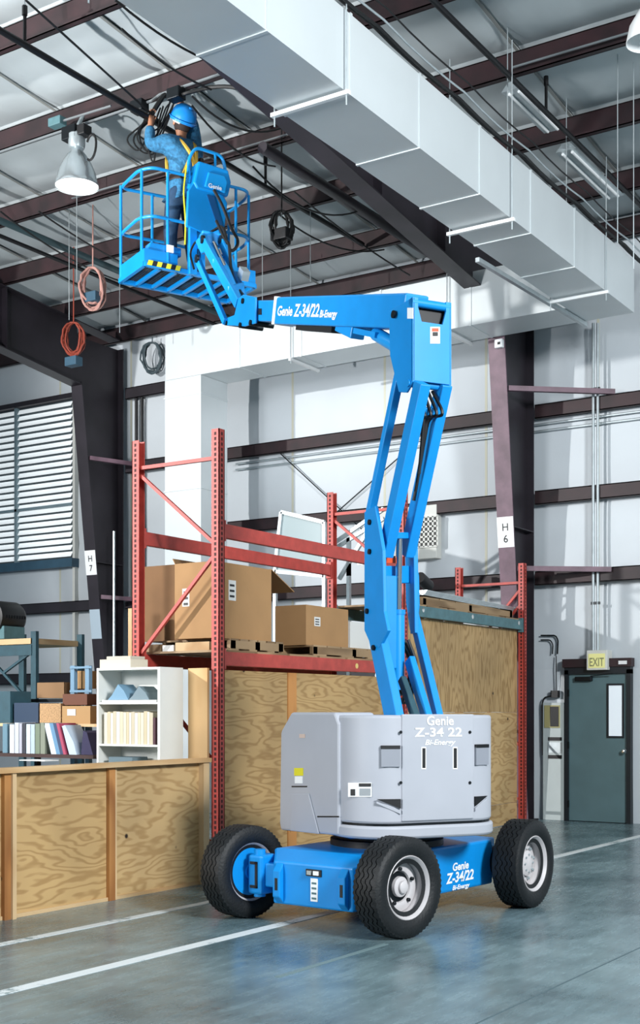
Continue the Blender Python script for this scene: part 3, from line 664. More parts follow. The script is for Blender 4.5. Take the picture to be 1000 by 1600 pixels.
for X, y, z in ((RX, 12.4, zb1), (RX, 12.2, zb0)): MB().lathe((X + .03, y, z), (1, 0, 0), [(.03, 0), (.03, .003)], 12).build('beam_label', STK, rk)
for i in range(6): MB().box(RXB + .02, RY[0] + .1 + i * .57, zb0 + .068, RX - .02, RY[0] + .62 + i * .57, zb0 + .09).build('deck_board', PALLET, rk)
for i in range(6): MB().box(RXB + .02, RY[1] + .1 + i * .57, zt + .068, RX - .02, RY[1] + .62 + i * .57, zt + .09).build('deck_board', PALLET, rk)

# plywood facing on the aisle side of the rack
XF = RX - .06
def sheet(y0, y1, z0, z1, m, lab, x=XF, th=.02):
    return MB().box(x - th, y0, z0, x, y1, z1).build('plywood_sheet', m, None, lab, 'plywood', 'plywood sheets facing the pallet rack')
ya = ax(449, 1150, XF).y; yb = ax(462, 1150, XF).y; yc = ax(580, 1080, XF).y
ztop = ax(400, 1049, XF).z
sheet(9.78, ya - .003, .01, ztop, PLY, 'plywood sheet between the red near upright and the grey turret cover')
MB().box(XF - .02, ya, .01, XF + .012, yb, ztop).build('wood_batten', STUDO, None, 'orange brown wood batten between two plywood sheets behind the turret', 'batten')
sheet(yb + .003, 13.27, .01, ztop, PLY, 'plywood sheet beneath the red beam left of the blue lower arms')
zt2 = zt - .072; zm1 = ax(790, 1113, XF).z; zm2 = ax(790, 1128, XF).z; zm3 = ax(790, 1256, XF).z
sheet(13.40, 16.70, zm1 + .002, zt2, PLYV, 'tall dark grained plywood sheet beneath the teal beam')
sheet(13.40, 16.70, zm3 + .006, zm1 - .002, PLYL, 'pale plywood sheet right of the grey turret cover')
sheet(13.40, 16.70, .01, zm3, PLYL, 'narrow plywood kick board at the foot of the rack')
# board on the near rack end
a = ay(296, 1180, 9.62); b = ay(326, 1180, 9.62)
MB().box(a.x, 9.60, 0, b.x, 9.63, ay(310, 1044, 9.62).z).build('end_board', wood('pine_board', '#d2ab78', '#c0935c', 'z', 4, True), None, 'knotty pine board at the near rack end beside the white bookcase', 'board')

# pallets and boxes on the rack
def pallet(y0, y1, x0, x1, z, lab):
    t = thing('wooden_pallet', lab, 'pallet', ((x0 + x1) / 2, (y0 + y1) / 2, z))
    for x in (x0, (x0 + x1) / 2 - .02, x1 - .04): MB().box(x, y0, z + .02, x + .04, y1, z + .10).build('stringer', PALLET, t)
    n = 6; w_ = (y1 - y0) / n
    for i in range(n):
        MB().box(x0, y0 + i * w_ + .012, z + .10, x1, y0 + (i + 1) * w_ - .012, z + .118).build('deck_board', PALLET, t)
        if i % 2 == 0: MB().box(x0, y0 + i * w_ + .012, z + .002, x1, y0 + (i + 1) * w_ - .012, z + .02).build('deck_board', PALLET, t)
    for y in (y0 + .01, (y0 + y1) / 2 - .04, y1 - .09): MB().box(x1 - .045, y, z + .02, x1 + .0, y + .08, z + .10).build('block', PALLET, t)
zd = zb0 + .092
yA = ax(300, 1000, -7.62).y; yB = ax(436, 1000, -7.62).y
pallet(10.02, yB, -8.42, -7.56, zd, 'wooden pallet beneath the large open cardboard box')
yC = ax(484, 1015, -7.6).y; pallet(yC, 13.2, -8.42, -7.56, zd, 'wooden pallet beneath the smaller cardboard box')
def carton(x0, x1, y0, y1, z0, z1, lab, open_=False, labelat=None, tape=True, m=CARD):
    t = thing('cardboard_box', lab, 'box', ((x0 + x1) / 2, (y0 + y1) / 2, z0))
    th = .01
    b = MB(); b.box(x0, y0, z0, x1, y1, z0 + th); b.box(x0, y0, z0 + th, x0 + th, y1, z1); b.box(x1 - th, y0, z0 + th, x1, y1, z1); b.box(x0 + th, y0, z0 + th, x1 - th, y0 + th, z1); b.box(x0 + th, y1 - th, z0 + th, x1 - th, y1, z1)
    b.build('box_walls', m, t)
    if open_:
        def flap(p, q, d): p, q, d = Vector(p), Vector(q), Vector(d); n = (q - p).cross(d).normalized() * .008; MB().hexa([p, q, q + d, p + d, p + n, q + n, q + d + n, p + d + n]).build('flap', m, t)
        flap((x0, y1, z1), (x1, y1, z1), (0, .42, -.20)); flap((x0, y0, z1), (x0, y1, z1), (-.03, 0, .05))
    else:
        MB().box(x0, y0, z1, (x0 + x1) / 2 - .002, y1, z1 + .008).build('flap', m, t); MB().box((x0 + x1) / 2 + .002, y0, z1, x1, y1, z1 + .008).build('flap', m, t)
    if labelat:
        y, z, sy, sz = labelat; q = MB().box(x1, y, z, x1 + .002, y + sy, z + sz).build('shipping_label', PAPER, t)
        for k in range(3): MB().box(x1 + .002, y + sy * .15, z + sz * (.15 + .27 * k), x1 + .0028, y + sy * .8, z + sz * (.26 + .27 * k)).build('print', BLACK, q)
    return t
zp = zd + .119
y0 = 9.86; y1 = ax(424, 950, -7.62).y; xa_ = ay(273, 950, y0).x
zt_ = ax(360, 880, -7.62).z
t = carton(xa_, -7.62, y0, y1, zp, zt_, 'large open cardboard box with a raised flap on the red rack', True, (ax(357, 920, -7.62).y, ax(360, 938, -7.62).z, .12, .20))
q = MB().box(ay(285, 935, y0).x, y0 - .002, ay(285, 948, y0).z, ay(296, 935, y0).x, y0, ay(285, 920, y0).z).build('shipping_label', PAPER, t)
for k in range(3): MB().box(ay(287, 935, y0).x, y0 - .003, ay(287, 946 - 9 * k, y0).z, ay(294, 935, y0).x, y0 - .002, ay(287, 942 - 9 * k, y0).z).build('print', BLACK, q)
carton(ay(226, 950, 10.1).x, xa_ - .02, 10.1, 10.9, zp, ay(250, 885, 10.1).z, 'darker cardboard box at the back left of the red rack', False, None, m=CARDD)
y0 = ax(478, 980, -7.64).y; y1 = ax(544, 980, -7.64).y; x0 = ay(430, 980, y0).x
carton(x0, -7.64, y0, y1, zp, ax(480, 946, -7.64).z, 'smaller closed cardboard box on the second pallet', False, (ax(491, 970, -7.64).y, ax(491, 978, -7.64).z, .12, .10))
y0 = ax(547, 990, -7.66).y
MB().box(-8.1, y0, zp, -7.66, y0 + .42, ax(555, 972, -7.66).z).build('white_carton', PAPER, None, 'plain white carton beside the smaller cardboard box', 'box')
# small lumber and a box on the near deck
for i, (px0, px1, py0, py1, X, m, lab) in enumerate(((228, 252, 1006, 1018, -8.2, PALLET, 'short timber offcut on the near rack deck'), (255, 272, 1009, 1018, -8.2, PAPER, 'small white packet on the near rack deck'), (275, 328, 1003, 1018, -8.15, PINEH, 'longer timber block on the near rack deck'))):
    a = ay(px0, py1, 9.86); b = ay(px1, py0, 9.86)
    MB().box(a.x, 9.85, zd, b.x, 10.0, zd + max(.06, b.z - a.z)).build('timber_block', m, None, lab, 'block')
# far bay: pallet with sheet metal and a dark roll
zf = zt + .092
pallet(14.0, 16.66, -8.4, -7.58, zf, 'wooden pallet on the teal beam under silvery sheets')
for i in range(4):
    MB().obox((-7.98 + .02 * i, 15.35 + .03 * i, zf + .128 + .018 * i), (.40 - .02 * i, 0, 0), (0, 1.32, -.02), (0, .0001, .008)).build('metal_sheet', GALV, None, ['lowest', 'second', 'third', 'topmost'][i] + ' silvery metal sheet in the stack on the teal rack', 'sheet', 'silvery sheets on the rack')
p = ax(663, 911, -7.72); MB().tube([p + Vector((0, -.12, .06)), p + Vector((0, .12, -.03))], .075, 14).build('dark_roll', BLACK, None, 'black cylindrical roll lying beside the silvery sheets', 'roll')
# aluminium frames stored behind the rack
ALU = mat('aluminium', '#c8d0d3', .35, .6)
t = thing('aluminium_frame', 'white aluminium window frame leaning behind the red rack', 'frame', (-9.6, 14.4, 0))
pts = [ay(507, 900, 14.9), ay(507, 816, 14.9), ay(440, 800, 14.9), ay(430, 893, 14.9)]
for i in range(4): MB().bar(pts[i], pts[(i + 1) % 4], .05, .05).build('rail', ALU, t)
for p in (pts[0], pts[3]): MB().bar((p.x, p.y, 0), p, .05, .05).build('leg', ALU, t)
MB().hexa([pts[0] + Vector((0, .01, 0)), pts[1] + Vector((0, .01, 0)), pts[2] + Vector((0, .01, 0)), pts[3] + Vector((0, .01, 0))] + [q + Vector((0, .016, 0)) for q in pts]).build('pane', mat('dusty_glass', '#9fb0b3', .25, spec=.6), t)
t = thing('steel_stand', 'grey steel tube stand leaning behind the blue riser', 'stand', (-9.3, 15.2, 0))
P = lambda x, y: ay(x, y, 15.3)
for a, b in (((520, 850), (600, 795)), ((515, 862), (600, 810)), ((545, 900), (545, 840)), ((530, 905), (575, 830)), ((560, 880), (590, 880))): MB().bar(P(*a), P(*b), .05, .05).build('tube', GALV, t)
for px in (545, 590): p = P(px, 880); MB().bar((p.x, p.y, 0), p, .05, .05).build('leg', GALV, t)

# ================================================================== PLYWOOD HALF WALL
HX = -7.30
hw = thing('half_wall', 'low plywood half wall with pine studs along the aisle', 'wall', (HX, 8, 0))
ys = [ax(px, 1300, HX).y for px in (20, 182, 322)]
zc = ax(330, 1184, HX).z
ps = [4.6] + [ys[0] - .06, ys[0] + .025, ys[1] - .06, ys[1] + .06, ys[2] - .03]
MB().box(HX - .08, 4.6, .03, HX - .06, ps[1], zc - .04).build('panel', PLYL, hw)
MB().box(HX - .08, ps[2], .03, HX - .06, ps[3], zc - .04).build('panel', PLY, hw)
MB().box(HX - .08, ps[4], .03, HX - .06, ps[5], zc - .04).build('panel', PLYL, hw)
MB().box(HX - .09, ys[0] - .065, 0, HX - .02, ys[0], zc - .04).build('stud', STUDO, hw); MB().box(HX - .09, ys[0], 0, HX + .0, ys[0] + .04, zc - .04).build('stud', PINE, hw)
MB().box(HX - .09, ys[1] - .055, 0, HX - .03, ys[1] + .02, zc - .04).build('stud', STUDO, hw); MB().box(HX - .09, ys[1] + .022, 0, HX - .04, ys[1] + .05, zc - .04).build('stud', PINE, hw)
MB().box(HX - .09, ys[2] - .035, 0, HX + .0, ys[2] + .05, zc - .04).build('stud', PINE, hw)
MB().box(HX - .10, 4.6, zc - .04, HX + .02, ys[2] + .06, zc).build('top_rail', PINEH, hw)
MB().box(HX - .09, 4.6, 0, HX - .045, ys[2], .03).build('bottom_rail', PINEH, hw)

# ================================================================== BEHIND THE HALF WALL
BY = 9.22
x0 = ay(151, 1100, BY).x; x1 = ay(250, 1100, BY).x; zt_ = ay(200, 1043, BY).z; yb_ = BY + .34
bk = thing('bookcase', 'white bookcase of folders behind the plywood half wall', 'bookcase', ((x0 + x1) / 2, BY + .17, 0))
MB().box(x0, BY, 0, x0 + .022, yb_, zt_ - .022).build('side_panel', BOARDW, bk); MB().box(x1 - .03, BY, 0, x1, yb_, zt_ - .022).build('side_panel', BOARDW, bk)
MB().box(x0, BY, zt_ - .022, x1, yb_, zt_).build('top_panel', BOARDW, bk); MB().box(x0 + .022, yb_ - .012, 0, x1 - .03, yb_, zt_ - .022).build('back_panel', BOARDW, bk)
shz = [ay(200, y, BY).z for y in (1097, 1163, 1200)]
for z in shz: MB().box(x0 + .022, BY + .01, z - .02, x1 - .03, yb_ - .012, z).build('shelf', BOARDW, bk)
# folders standing on the middle shelf
fx = x0 + .07; n = 0
cols = ['#cfc7b2', '#c2b597', '#d6d0c0', '#bfb49c', '#d9d7d0', '#cbbfa4']
words = 'cream beige ivory tan white buff'.split()
spine = [mat('folder_' + w_, c_, .75) for w_, c_ in zip(words, cols)]
ordn = 'first second third fourth fifth sixth seventh eighth ninth tenth eleventh twelfth thirteenth fourteenth fifteenth sixteenth'.split()
while fx < x1 - .075 and n < 16:
    th = random.uniform(.028, .046); h = ay(200, 1113, BY).z - shz[1] + random.uniform(-.012, .012)
    MB().box(fx, BY + .03, shz[1] + .001, fx + th - .003, BY + .27, shz[1] + h).build('folder', spine[n % 6], None, ordn[n] + ' pale folder from the left on the white bookcase', 'folder', 'folders standing in the white bookcase'); fx += th; n += 1
MB().box(fx, BY + .03, shz[1] + .001, fx + .028, BY + .27, shz[1] + .255).build('folder', mat('maroon_cover', '#4d2733', .6), None, 'dark maroon folder at the right end of the white bookcase', 'folder')
# drawings and papers on the upper shelf
for i, (u0, u1, h0, h1, m, lab) in enumerate(((.10, .36, .03, .15, mat('blue_paper', '#6f93ab', .7), 'blue rolled paper stack on the upper bookcase shelf'), (.365, .62, .03, .13, mat('grey_paper', '#70828a', .7), 'grey folded drawings on the upper bookcase shelf'))):
    X0, X1 = x0 + u0, min(x0 + u1, x1 - .05); z = shz[0] + .022
    MB().prism([(X0, BY + .05, z), (X1, BY + .05, z), (X1 - .05, BY + .05, z + h1 * .55), ((X0 + X1) / 2, BY + .05, z + h1), (X0 + .05, BY + .05, z + h1 * .3)], (0, .22, 0)).build('paper_stack', m, None, lab, 'papers')
MB().box(x0 + .05, BY + .02, shz[0] + .001, x1 - .06, BY + .28, shz[0] + .02).build('paper_sheets', PAPER, None, 'loose white sheets beneath the drawings in the bookcase', 'papers')
MB().box(x0 + .12, BY + .04, shz[2] + .001, x0 + .42, BY + .26, shz[2] + .10).build('document_box', mat('dusty_blue', '#5f727a', .7), None, 'dusty blue document box on the lowest visible bookcase shelf', 'box')
# box files on top of the bookcase
a = ay(156, 1042, BY + .05).x; b = ay(204, 1042, BY + .05).x
MB().box(a, BY + .05, zt_ + .001, b, BY + .3, zt_ + .085).build('file_box', mat('cream_card', '#c9c1ae', .8), None, 'cream card file box on top of the bookcase', 'box')
MB().box(a + .07, BY + .07, zt_ + .087, b - .02, BY + .28, zt_ + .115).build('magazine_stack', mat('pale_cover', '#b9b3a4', .7), None, 'thin magazine pile on the cream file box', 'papers')
MB().box(ay(195, 960, BY + .5).x, BY + .55, 0, ay(208, 960, BY + .5).x, BY + .58, ay(200, 950, BY + .5).z).build('tan_board', PINE, None, 'tall tan board standing behind the bookcase', 'board')

# long shelf bench at the left with binders and boxes
SY = 9.30
zS = ay(60, 1178, SY).z; zS2 = ay(140, 1131, SY + .29).z
bench = thing('storage_bench', 'dark wooden bench shelf behind the half wall at the left', 'shelf', (-9.4, SY + .2, 0))
xl = -11.2; xr = ay(150, 1178, SY).x - .02
MB().box(xl, SY - .02, zS - .035, xr, SY + .42, zS).build('shelf_board', mat('dark_shelf', '#3b2622', .7), bench)
MB().box(xl, SY + .27, zS2 - .03, xr, SY + .56, zS2).build('shelf_board', PINEH, bench)
for x in (xl + .03, (xl + xr) / 2, xr - .04): MB().box(x, SY + .43, 0, x + .04, SY + .49, zS2 - .03).build('post', STEELD, bench)
bind = [('#5e7f8f', 3, 10, 'steel blue binder at the left picture edge'), ('#c6ccd2', 14, 21, 'first pale grey binder on the bench'), ('#b8bec8', 22, 28, 'second pale grey binder on the bench'), ('#a8a9b4', 29, 33, 'narrow lilac grey binder on the bench'),
        ('#2c2f3a', 34, 39, 'black binder between the pale binders'), ('#bccbd6', 40, 46, 'light blue binder right of the black binder'), ('#a6b6bd', 47, 53, 'pale teal binder on the bench'), ('#6d7a66', 54, 61, 'olive green binder on the bench'), ('#7c8272', 62, 69, 'second olive binder on the bench')]
for h_, p0, p1, lab in bind:
    a = ay(p0, 1178, SY).x; b = ay(p1, 1178, SY).x; z1 = ay(p0, 1130 + random.uniform(-1, 2), SY).z
    MB().box(a, SY + .01, zS + .001, b, SY + .25, z1).build('binder', mat('binder_' + h_[1:], h_, .6), None, lab, 'binder', 'binders standing on the bench')
lean = [('#c9d3dc', 72, 80, -.10, 'white leaning binder on the bench'), ('#5d86a6', 80, 86, -.10, 'blue leaning binder on the bench'), ('#2f3d5c', 86, 91, -.10, 'navy leaning binder on the bench'), ('#a2405a', 91, 95, -.10, 'crimson leaning magazine on the bench')]
for h_, p0, p1, k, lab in lean:
    a = ay(p0 + 7, 1178, SY).x; b = ay(p1 + 7, 1178, SY).x; z1 = ay(p0, 1130, SY).z
    MB().prism([(a, SY + .01, zS + .001), (b, SY + .01, zS + .001), (b + k, SY + .01, z1), (a + k, SY + .01, z1)], (0, .24, 0)).build('binder', mat('binder_' + h_[1:], h_, .6), None, lab, 'binder', 'binders standing on the bench')
a = ay(106, 1178, SY).x; z1 = ay(100, 1133, SY).z
MB().prism([(a, SY + .02, zS + .001), (a + .10, SY + .02, zS + .001), (a + .06, SY + .02, zS + .12), (a - .06, SY + .02, z1), (a - .10, SY + .02, z1 - .01)], (0, .22, 0)).build('magazine_pile', mat('pale_blue_cover', '#b3c4d4', .6), None, 'slumped pale blue magazines at the right of the binders', 'papers')
MB().prism([(a + .12, SY + .06, zS + .001), (a + .28, SY + .06, zS + .001), (a + .20, SY + .06, zS + .22), (a + .15, SY + .06, zS + .24)], (0, .2, 0)).build('satchel', mat('indigo_cloth', '#34304f', .8), None, 'crumpled indigo bag beside the bookcase', 'bag')
MB().box(ay(30, 1186, SY - .25).x, SY - .25, zS - .06, ay(70, 1186, SY - .25).x, SY - .06, zS - .05).build('paper_sheet', PAPER, None, 'white sheet lying just above the half wall rail', 'papers')
def cbox(px0, py0, px1, py1, Y, dp, name, m, lab, cat, zbase=None, **k):
    a = ay(px0, py1, Y); b = ay(px1, py0, Y); z0_ = a.z if zbase is None else zbase
    return MB().box(a.x, Y, z0_, b.x, Y + dp, b.z).build(name, m, None, lab, cat, **k)
cbox(97, 1103, 141, 1129, SY + 0.290, .3, 'cardboard_box', mat('tan_carton', '#b08a5c', .8), 'tan carton with white label on the bench end', 'box', zS2 + .001)
cbox(105, 1108, 118, 1118, SY + 0.285, .004, 'carton_label', PAPER, 'white label on the tan carton at the bench end', 'label')
cbox(62, 1099, 95, 1129, SY + 0.290, .3, 'woven_box', mat('woven_tan', '#ad8a63', .85, var=.35, scale=60), 'tan woven box left of the labelled carton', 'box', zS2 + .001)
cbox(22, 1098, 60, 1129, SY + 0.310, .3, 'storage_crate', mat('navy_plastic', '#17304a', .5), 'dark navy plastic crate on the bench', 'crate', zS2 + .001)
cbox(-20, 1080, 16, 1129, SY + 0.290, .3, 'steel_can', TEALD, 'teal metal case at the left picture edge', 'case', zS2 + .001)
zS3 = ay(80, 1098, SY + .3).z
cbox(98, 1084, 136, 1101, SY + 0.330, .25, 'cardboard_box', mat('brown_carton', '#6d4636', .85), 'dark brown flat carton stacked on the tan carton', 'box', ay(100, 1102, SY + .29).z + .003)
cbox(58, 1066, 100, 1091, SY + .75, .3, 'cardboard_box', mat('dull_carton', '#8a6a4a', .85), 'dull brown carton behind the woven box', 'box')
bb = thing('rear_shelf', 'low grey shelf standing behind the bench', 'shelf', (-10.5, SY + 1.0, 0))
zz = ay(58, 1092, SY + .75).z
MB().box(-12.5, SY + .72, zz - .035, ay(150, 1090, SY + .75).x, SY + 1.15, zz - .001).build('shelf_board', STEELD, bb)
for x in (-12.3, -9.6): MB().box(x, SY + 1.08, 0, x + .04, SY + 1.12, zz - .036).build('post', STEELD, bb)
# small blue frame stand in front of the black column
STB = mat('slate_blue', '#6688a0', .5)
t = thing('blue_stand', 'small slate blue steel frame stand left of the bookcase', 'stand', (ay(130, 1090, SY + .6).x, SY + .6, 0))
for px in (115, 138): a = ay(px - 3, 1100, SY + .6); b = ay(px + 3, 1040, SY + .6); MB().box(a.x, SY + .58, 0, b.x, SY + .63, b.z).build('post', STB, t)
for y in (1041, 1078): a = ay(112, y + 4, SY + .6); b = ay(146, y, SY + .6); MB().box(a.x, SY + .57, a.z, b.x, SY + .58, b.z).build('rail', STB, t)
cbox(120, 1048, 135, 1076, SY + .7, .2, 'cardboard_box', mat('tan_carton', '#b08a5c', .8), 'small tan carton inside the blue stand', 'box')
# dark teal rack at the far left with a motor on it
t = thing('teal_rack', 'dark teal steel rack at the left picture edge', 'rack', (ay(20, 1085, 11.2).x, 11.4, 0))
Q = 11.2
for px in (52, -40):
    for dy in (0, .8): a = ay(px - 4, 1090, Q); b = ay(px + 4, 986, Q); MB().box(a.x, Q + dy, 0, b.x, Q + dy + .05, b.z).build('post', TEALD, t)
a = ay(-40, 1002, Q); b = ay(50, 997, Q); MB().box(a.x, Q, a.z - .06, b.x, Q + .85, b.z).build('shelf_board', PINEH, t)
MB().box(a.x, Q - .01, a.z - .2, b.x, Q + .02, a.z - .07).build('apron', TEALD, t)
MB().bar(ay(-5, 1040, Q + .02), ay(38, 1088, Q + .02), .03, .03).build('brace', TEALD, t); MB().bar(ay(48, 1020, Q + .02), ay(5, 1052, Q + .02), .03, .03).build('brace', TEALD, t)
zm = ay(20, 996, Q).z
c = ay(3, 965, Q + .3)
t = thing('electric_motor', 'dark round motor on the teal rack at the picture edge', 'motor', (c.x, c.y, zm))
MB().lathe((c.x, c.y - .2, c.z), (0, 1, 0), [(.12, 0), (.2, .02), (.21, .06), (.21, .4), (.18, .45), (.06, .48)], 24).build('housing', BLACK, t)
for k in range(8): MB().box(c.x - .215 + 0, c.y - .12 + .045 * k, c.z - .02, c.x + .215, c.y - .105 + .045 * k, c.z + .02).build('fin', STEELD, t)
MB().box(c.x - .18, c.y - .15, zm + .001, c.x + .2, c.y + .2, c.z - .12).build('foot', TEAL, t)

# ================================================================== THE BOOM LIFT
S = Vector((-5.105, 8.83, 0))
BD = (RGT * -.4226 + FWD * .9063).normalized(); LD = UP.cross(BD)          # boom heading and its left
CX = Vector((.9958, -.0914, 0)); CY = Vector((.0914, .9958, 0))             # chassis right and rear
def T(t, l, z): return S + BD * t + LD * l + UP * z
def K(x, y, z): return S + CX * x + CY * y + UP * z
def PI(px, py, p0, n): r = ray(px, py); n = Vector(n); return CAM + r * ((Vector(p0) - CAM).dot(n) / r.dot(n))
def LP(px, py, l): return PI(px, py, T(0, l, 0), LD)
lift = thing('boom_lift', 'blue articulating boom lift with grey turret and raised platform', 'boom lift', S)
def kbox(x0, y0, z0, x1, y1, z1): return MB().hexa([K(x0, y0, z0), K(x1, y0, z0), K(x1, y1, z0), K(x0, y1, z0), K(x0, y0, z1), K(x1, y0, z1), K(x1, y1, z1), K(x0, y1, z1)])
def tbox(t0, l0, z0, t1, l1, z1): return MB().hexa([T(t0, l0, z0), T(t1, l0, z0), T(t1, l1, z0), T(t0, l1, z0), T(t0, l0, z1), T(t1, l0, z1), T(t1, l1, z1), T(t0, l1, z1)])
def patch(px0, py0, px1, py1, p0, n, m, parent, name, th=.003, inset=0):
    n = Vector(n).normalized(); q = [PI(a, b, p0, n) for a, b in ((px0, py1), (px1, py1), (px1, py0), (px0, py0))]
    return MB().hexa([v - n * inset for v in q] + [v + n * th for v in q]).build(name, m, parent)

# ---- chassis
ch = MB().hexa([K(-.50, -.80, .18), K(.50, -.80, .18), K(.50, .80, .18), K(-.50, .80, .18), K(-.50, -.80, .54), K(.50, -.80, .54), K(.50, .80, .545), K(-.50, .80, .545)]).build('chassis', BLUE, lift, bevel=.02)
MB().hexa([K(-.34, -.99, .15), K(.40, -.99, .15), K(.50, -.78, .17), K(-.50, -.78, .17), K(-.34, -.99, .47), K(.40, -.99, .47), K(.50, -.78, .54), K(-.50, -.78, .54)]).build('front_bumper', BLUE, ch, bevel=.015)
kbox(-.40, .80, .20, .40, 1.0, .54).build('rear_bumper', BLUE, ch, bevel=.015)
for x, s in ((-.31, 1), (.30, 1)):
    MB().prism([K(x, -.99, .16), K(x, -.99, .465), K(x, -1.04, .40), K(x, -1.04, .21)], CX * .07).build('bumper_gusset', BLUE, ch, bevel=.008)
    kbox(x + .025, -1.043, .26, x + .05, -1.038, .35).build('tie_slot', BLACK, ch)
kbox(-.02, -1.002, .385, .12, -.988, .435).build('plug_plate', BLACK, ch); kbox(-.005, -1.012, .395, .035, -1.0, .425).build('plug', GALV, ch); kbox(.055, -1.012, .395, .10, -1.0, .425).build('plug', WHITE, ch)
d_ = kbox(.02, -.996, .20, .085, -.9895, .37).build('data_plate', WHITE, ch)
for k in range(4): kbox(.03, -.9965, .215 + .037 * k, .075, -.9958, .23 + .037 * k).build('plate_print', TEAL, d_)
for y in (-.89, .90):
    kbox(-.62, y - .06, .26, .62, y + .06, .44).build('axle_beam', BLUE if y < 0 else BLACK, lift, bevel=.012)
# steering yokes
for s in (-1, 1):
    yk = MB(); x0, x1 = sorted((s * .46, s * .60))
    yk.prism([K(x0, -.99, .20), K(x0, -.80, .20), K(x0, -.80, .50), K(x0, -.99, .50)], CX * (x1 - x0))
    yo = yk.build('steering_yoke', BLUE, lift, bevel=.02)
    MB().lathe(K(s * .53, -.93, .18), UP, [(.045, 0), (.045, .36)], 14).build('kingpin', BLUE, yo)
    for z in (.25, .43): kbox(s * .53 - .04, -1.0, z, s * .53 + .03, -.985, z + .02).build('yoke_slot', BLACK, yo)
    kbox(s * .53 + .01, -1.0, .25, s * .53 + .03, -.985, .45).build('yoke_slot', BLACK, yo)
# drive boxes on the rear axle
for s in (-1, 1): MB().lathe(K(s * .45, .9, .355), CX * s, [(.12, 0), (.15, .05), (.15, .14)], 20).build('drive_motor', BLACK, lift)

def tyre_mesh(n=112):
    R0 = .357; mb = MB()
    half = [(.170, .072, 0), (.214, .084, 0), (.224, .098, 0), (.24, .112, 0), (.275, .122, 0), (.31, .121, 0), (.332, .114, 0), (.345, .107, 0)]
    tread = []
    edges = [-.104, -.068, -.058, -.026, -.016, .016, .026, .058, .068, .104]
    prof = [(r, -a, 0) for r, a, _ in half]
    for i in range(len(edges) - 1):
        a, b = edges[i], edges[i + 1]
        if i % 2 == 0: prof += [(R0 - .25 * a * a, a, 1), (R0 - .25 * b * b, b, 1)]
        else: prof += [(R0 - .014, a + .001, 1), (R0 - .014, b - .001, 1)]
    prof += [(r, a, 0) for r, a, _ in reversed(half)]
    m = len(prof)
    for k in range(n):
        th = 2 * math.pi * k / n; zz = .010 * (1 if (k // 2) % 2 else -1)
        nick = (k % 2 == 0)
        for r, a, z in prof:
            aa = a + (zz if z and abs(a) < .09 else 0)
            rr = r - (.010 if (abs(a) >= .104 and r > .334 and nick) else 0)
            mb.v.append(Vector((aa, rr * math.cos(th), rr * math.sin(th))))
    for k in range(n):
        k2 = (k + 1) % n
        for i in range(m - 1): mb.f.append((k * m + i, k2 * m + i, k2 * m + i + 1, k * m + i + 1))
    return mb
def wheel(c, ang, out, hubstyle):
    # local x = outward
    t0 = tyre_mesh(); ex = (CX * math.cos(R_(ang)) + CY * math.sin(R_(ang))) * out; ey = UP.cross(ex)
    def W(v): return c + ex * v.x + ey * v.y + UP * v.z
    t0.v = [W(v) for v in t0.v]; t0.smooth = True
    ty = t0.build('wheel', RUBBER, lift)
    rim = MB().lathe(c, ex, [(.214, -.085), (.224, -.1), (.206, -.08), (.190, -.02), (.190, .05), (.206, .088), (.222, .106), (.227, .102), (.218, .085)], 40, cap=False).build('rim', RIM, ty)
    MB().lathe(c, ex, [(.192, -.01), (.18, .008), (.14, .02), (.115, .012), (.105, -.012)], 40, cap=False).build('disc', RIM, ty)
    MB().lathe(c, ex, [(.107, -.02), (.104, .004), (.06, .006)], 30).build('hub_well', STEELD, ty)
    if hubstyle == 0:
        MB().lathe(c, ex, [(.075, -.01), (.072, .03), (.055, .038), (.046, .04), (.044, .058), (.036, .064), (.001, .066)], 24).build('hub', RIM, ty)
    else:
        MB().lathe(c, ex, [(.105, .0), (.105, .035), (.09, .045), (.05, .048), (.03, .052), (.001, .053)], 24).build('hub', RIM, ty)
        for k in range(8):
            a = 2 * math.pi * k / 8; MB().lathe(c + (ey * math.cos(a) + UP * math.sin(a)) * .07 + ex * .042, ex, [(.009, 0), (.009, .014)], 6).build('hub_bolt', GALV, ty)
    for k in range(5 if hubstyle == 0 else 8):
        a = 2 * math.pi * (k + .3) / (5 if hubstyle == 0 else 8); p = c + (ey * math.cos(a) + UP * math.sin(a)) * .128 + ex * .018
        MB().lathe(p, ex, [(.014, 0), (.014, .018), (.008, .022)], 6).build('lug_nut', STEELD if hubstyle == 0 else GALV, ty)
    MB().lathe(c, ex, [(.19, -.075), (.17, -.06), (.06, -.055), (.06, -.1)], 30).build('inner_disc', RIM if hubstyle else BLUE, ty)
    return ty
ZW = .357
wheel(K(.727, -.89, ZW), -7, 1, 0); wheel(K(-.727, -.89, ZW), -7, -1, 0); wheel(K(.727, .90, ZW), 3, 1, 1); wheel(K(-.727, .90, ZW), 0, -1, 1)
# chassis lettering on the right flank
def chtext(s, px, py, fitpx, size, sh):
    n = CX; p = PI(px, py, K(.50, 0, 0), n); q = PI(px + fitpx, py, K(.50, 0, 0), n); L_ = (Vector((q.x, q.y, 0)) - Vector((p.x, p.y, 0))).length
    text(s, p, CY, UP, size, WHITE, ch, fit=L_, shear=sh, bold=.03, depth=.004)
chtext('Genie', 706, 1361, 25, .085, .15); chtext('Z-34/22', 697, 1381, 43, .11, .15); chtext('Bi-Energy', 706, 1391, 27, .05, .25)

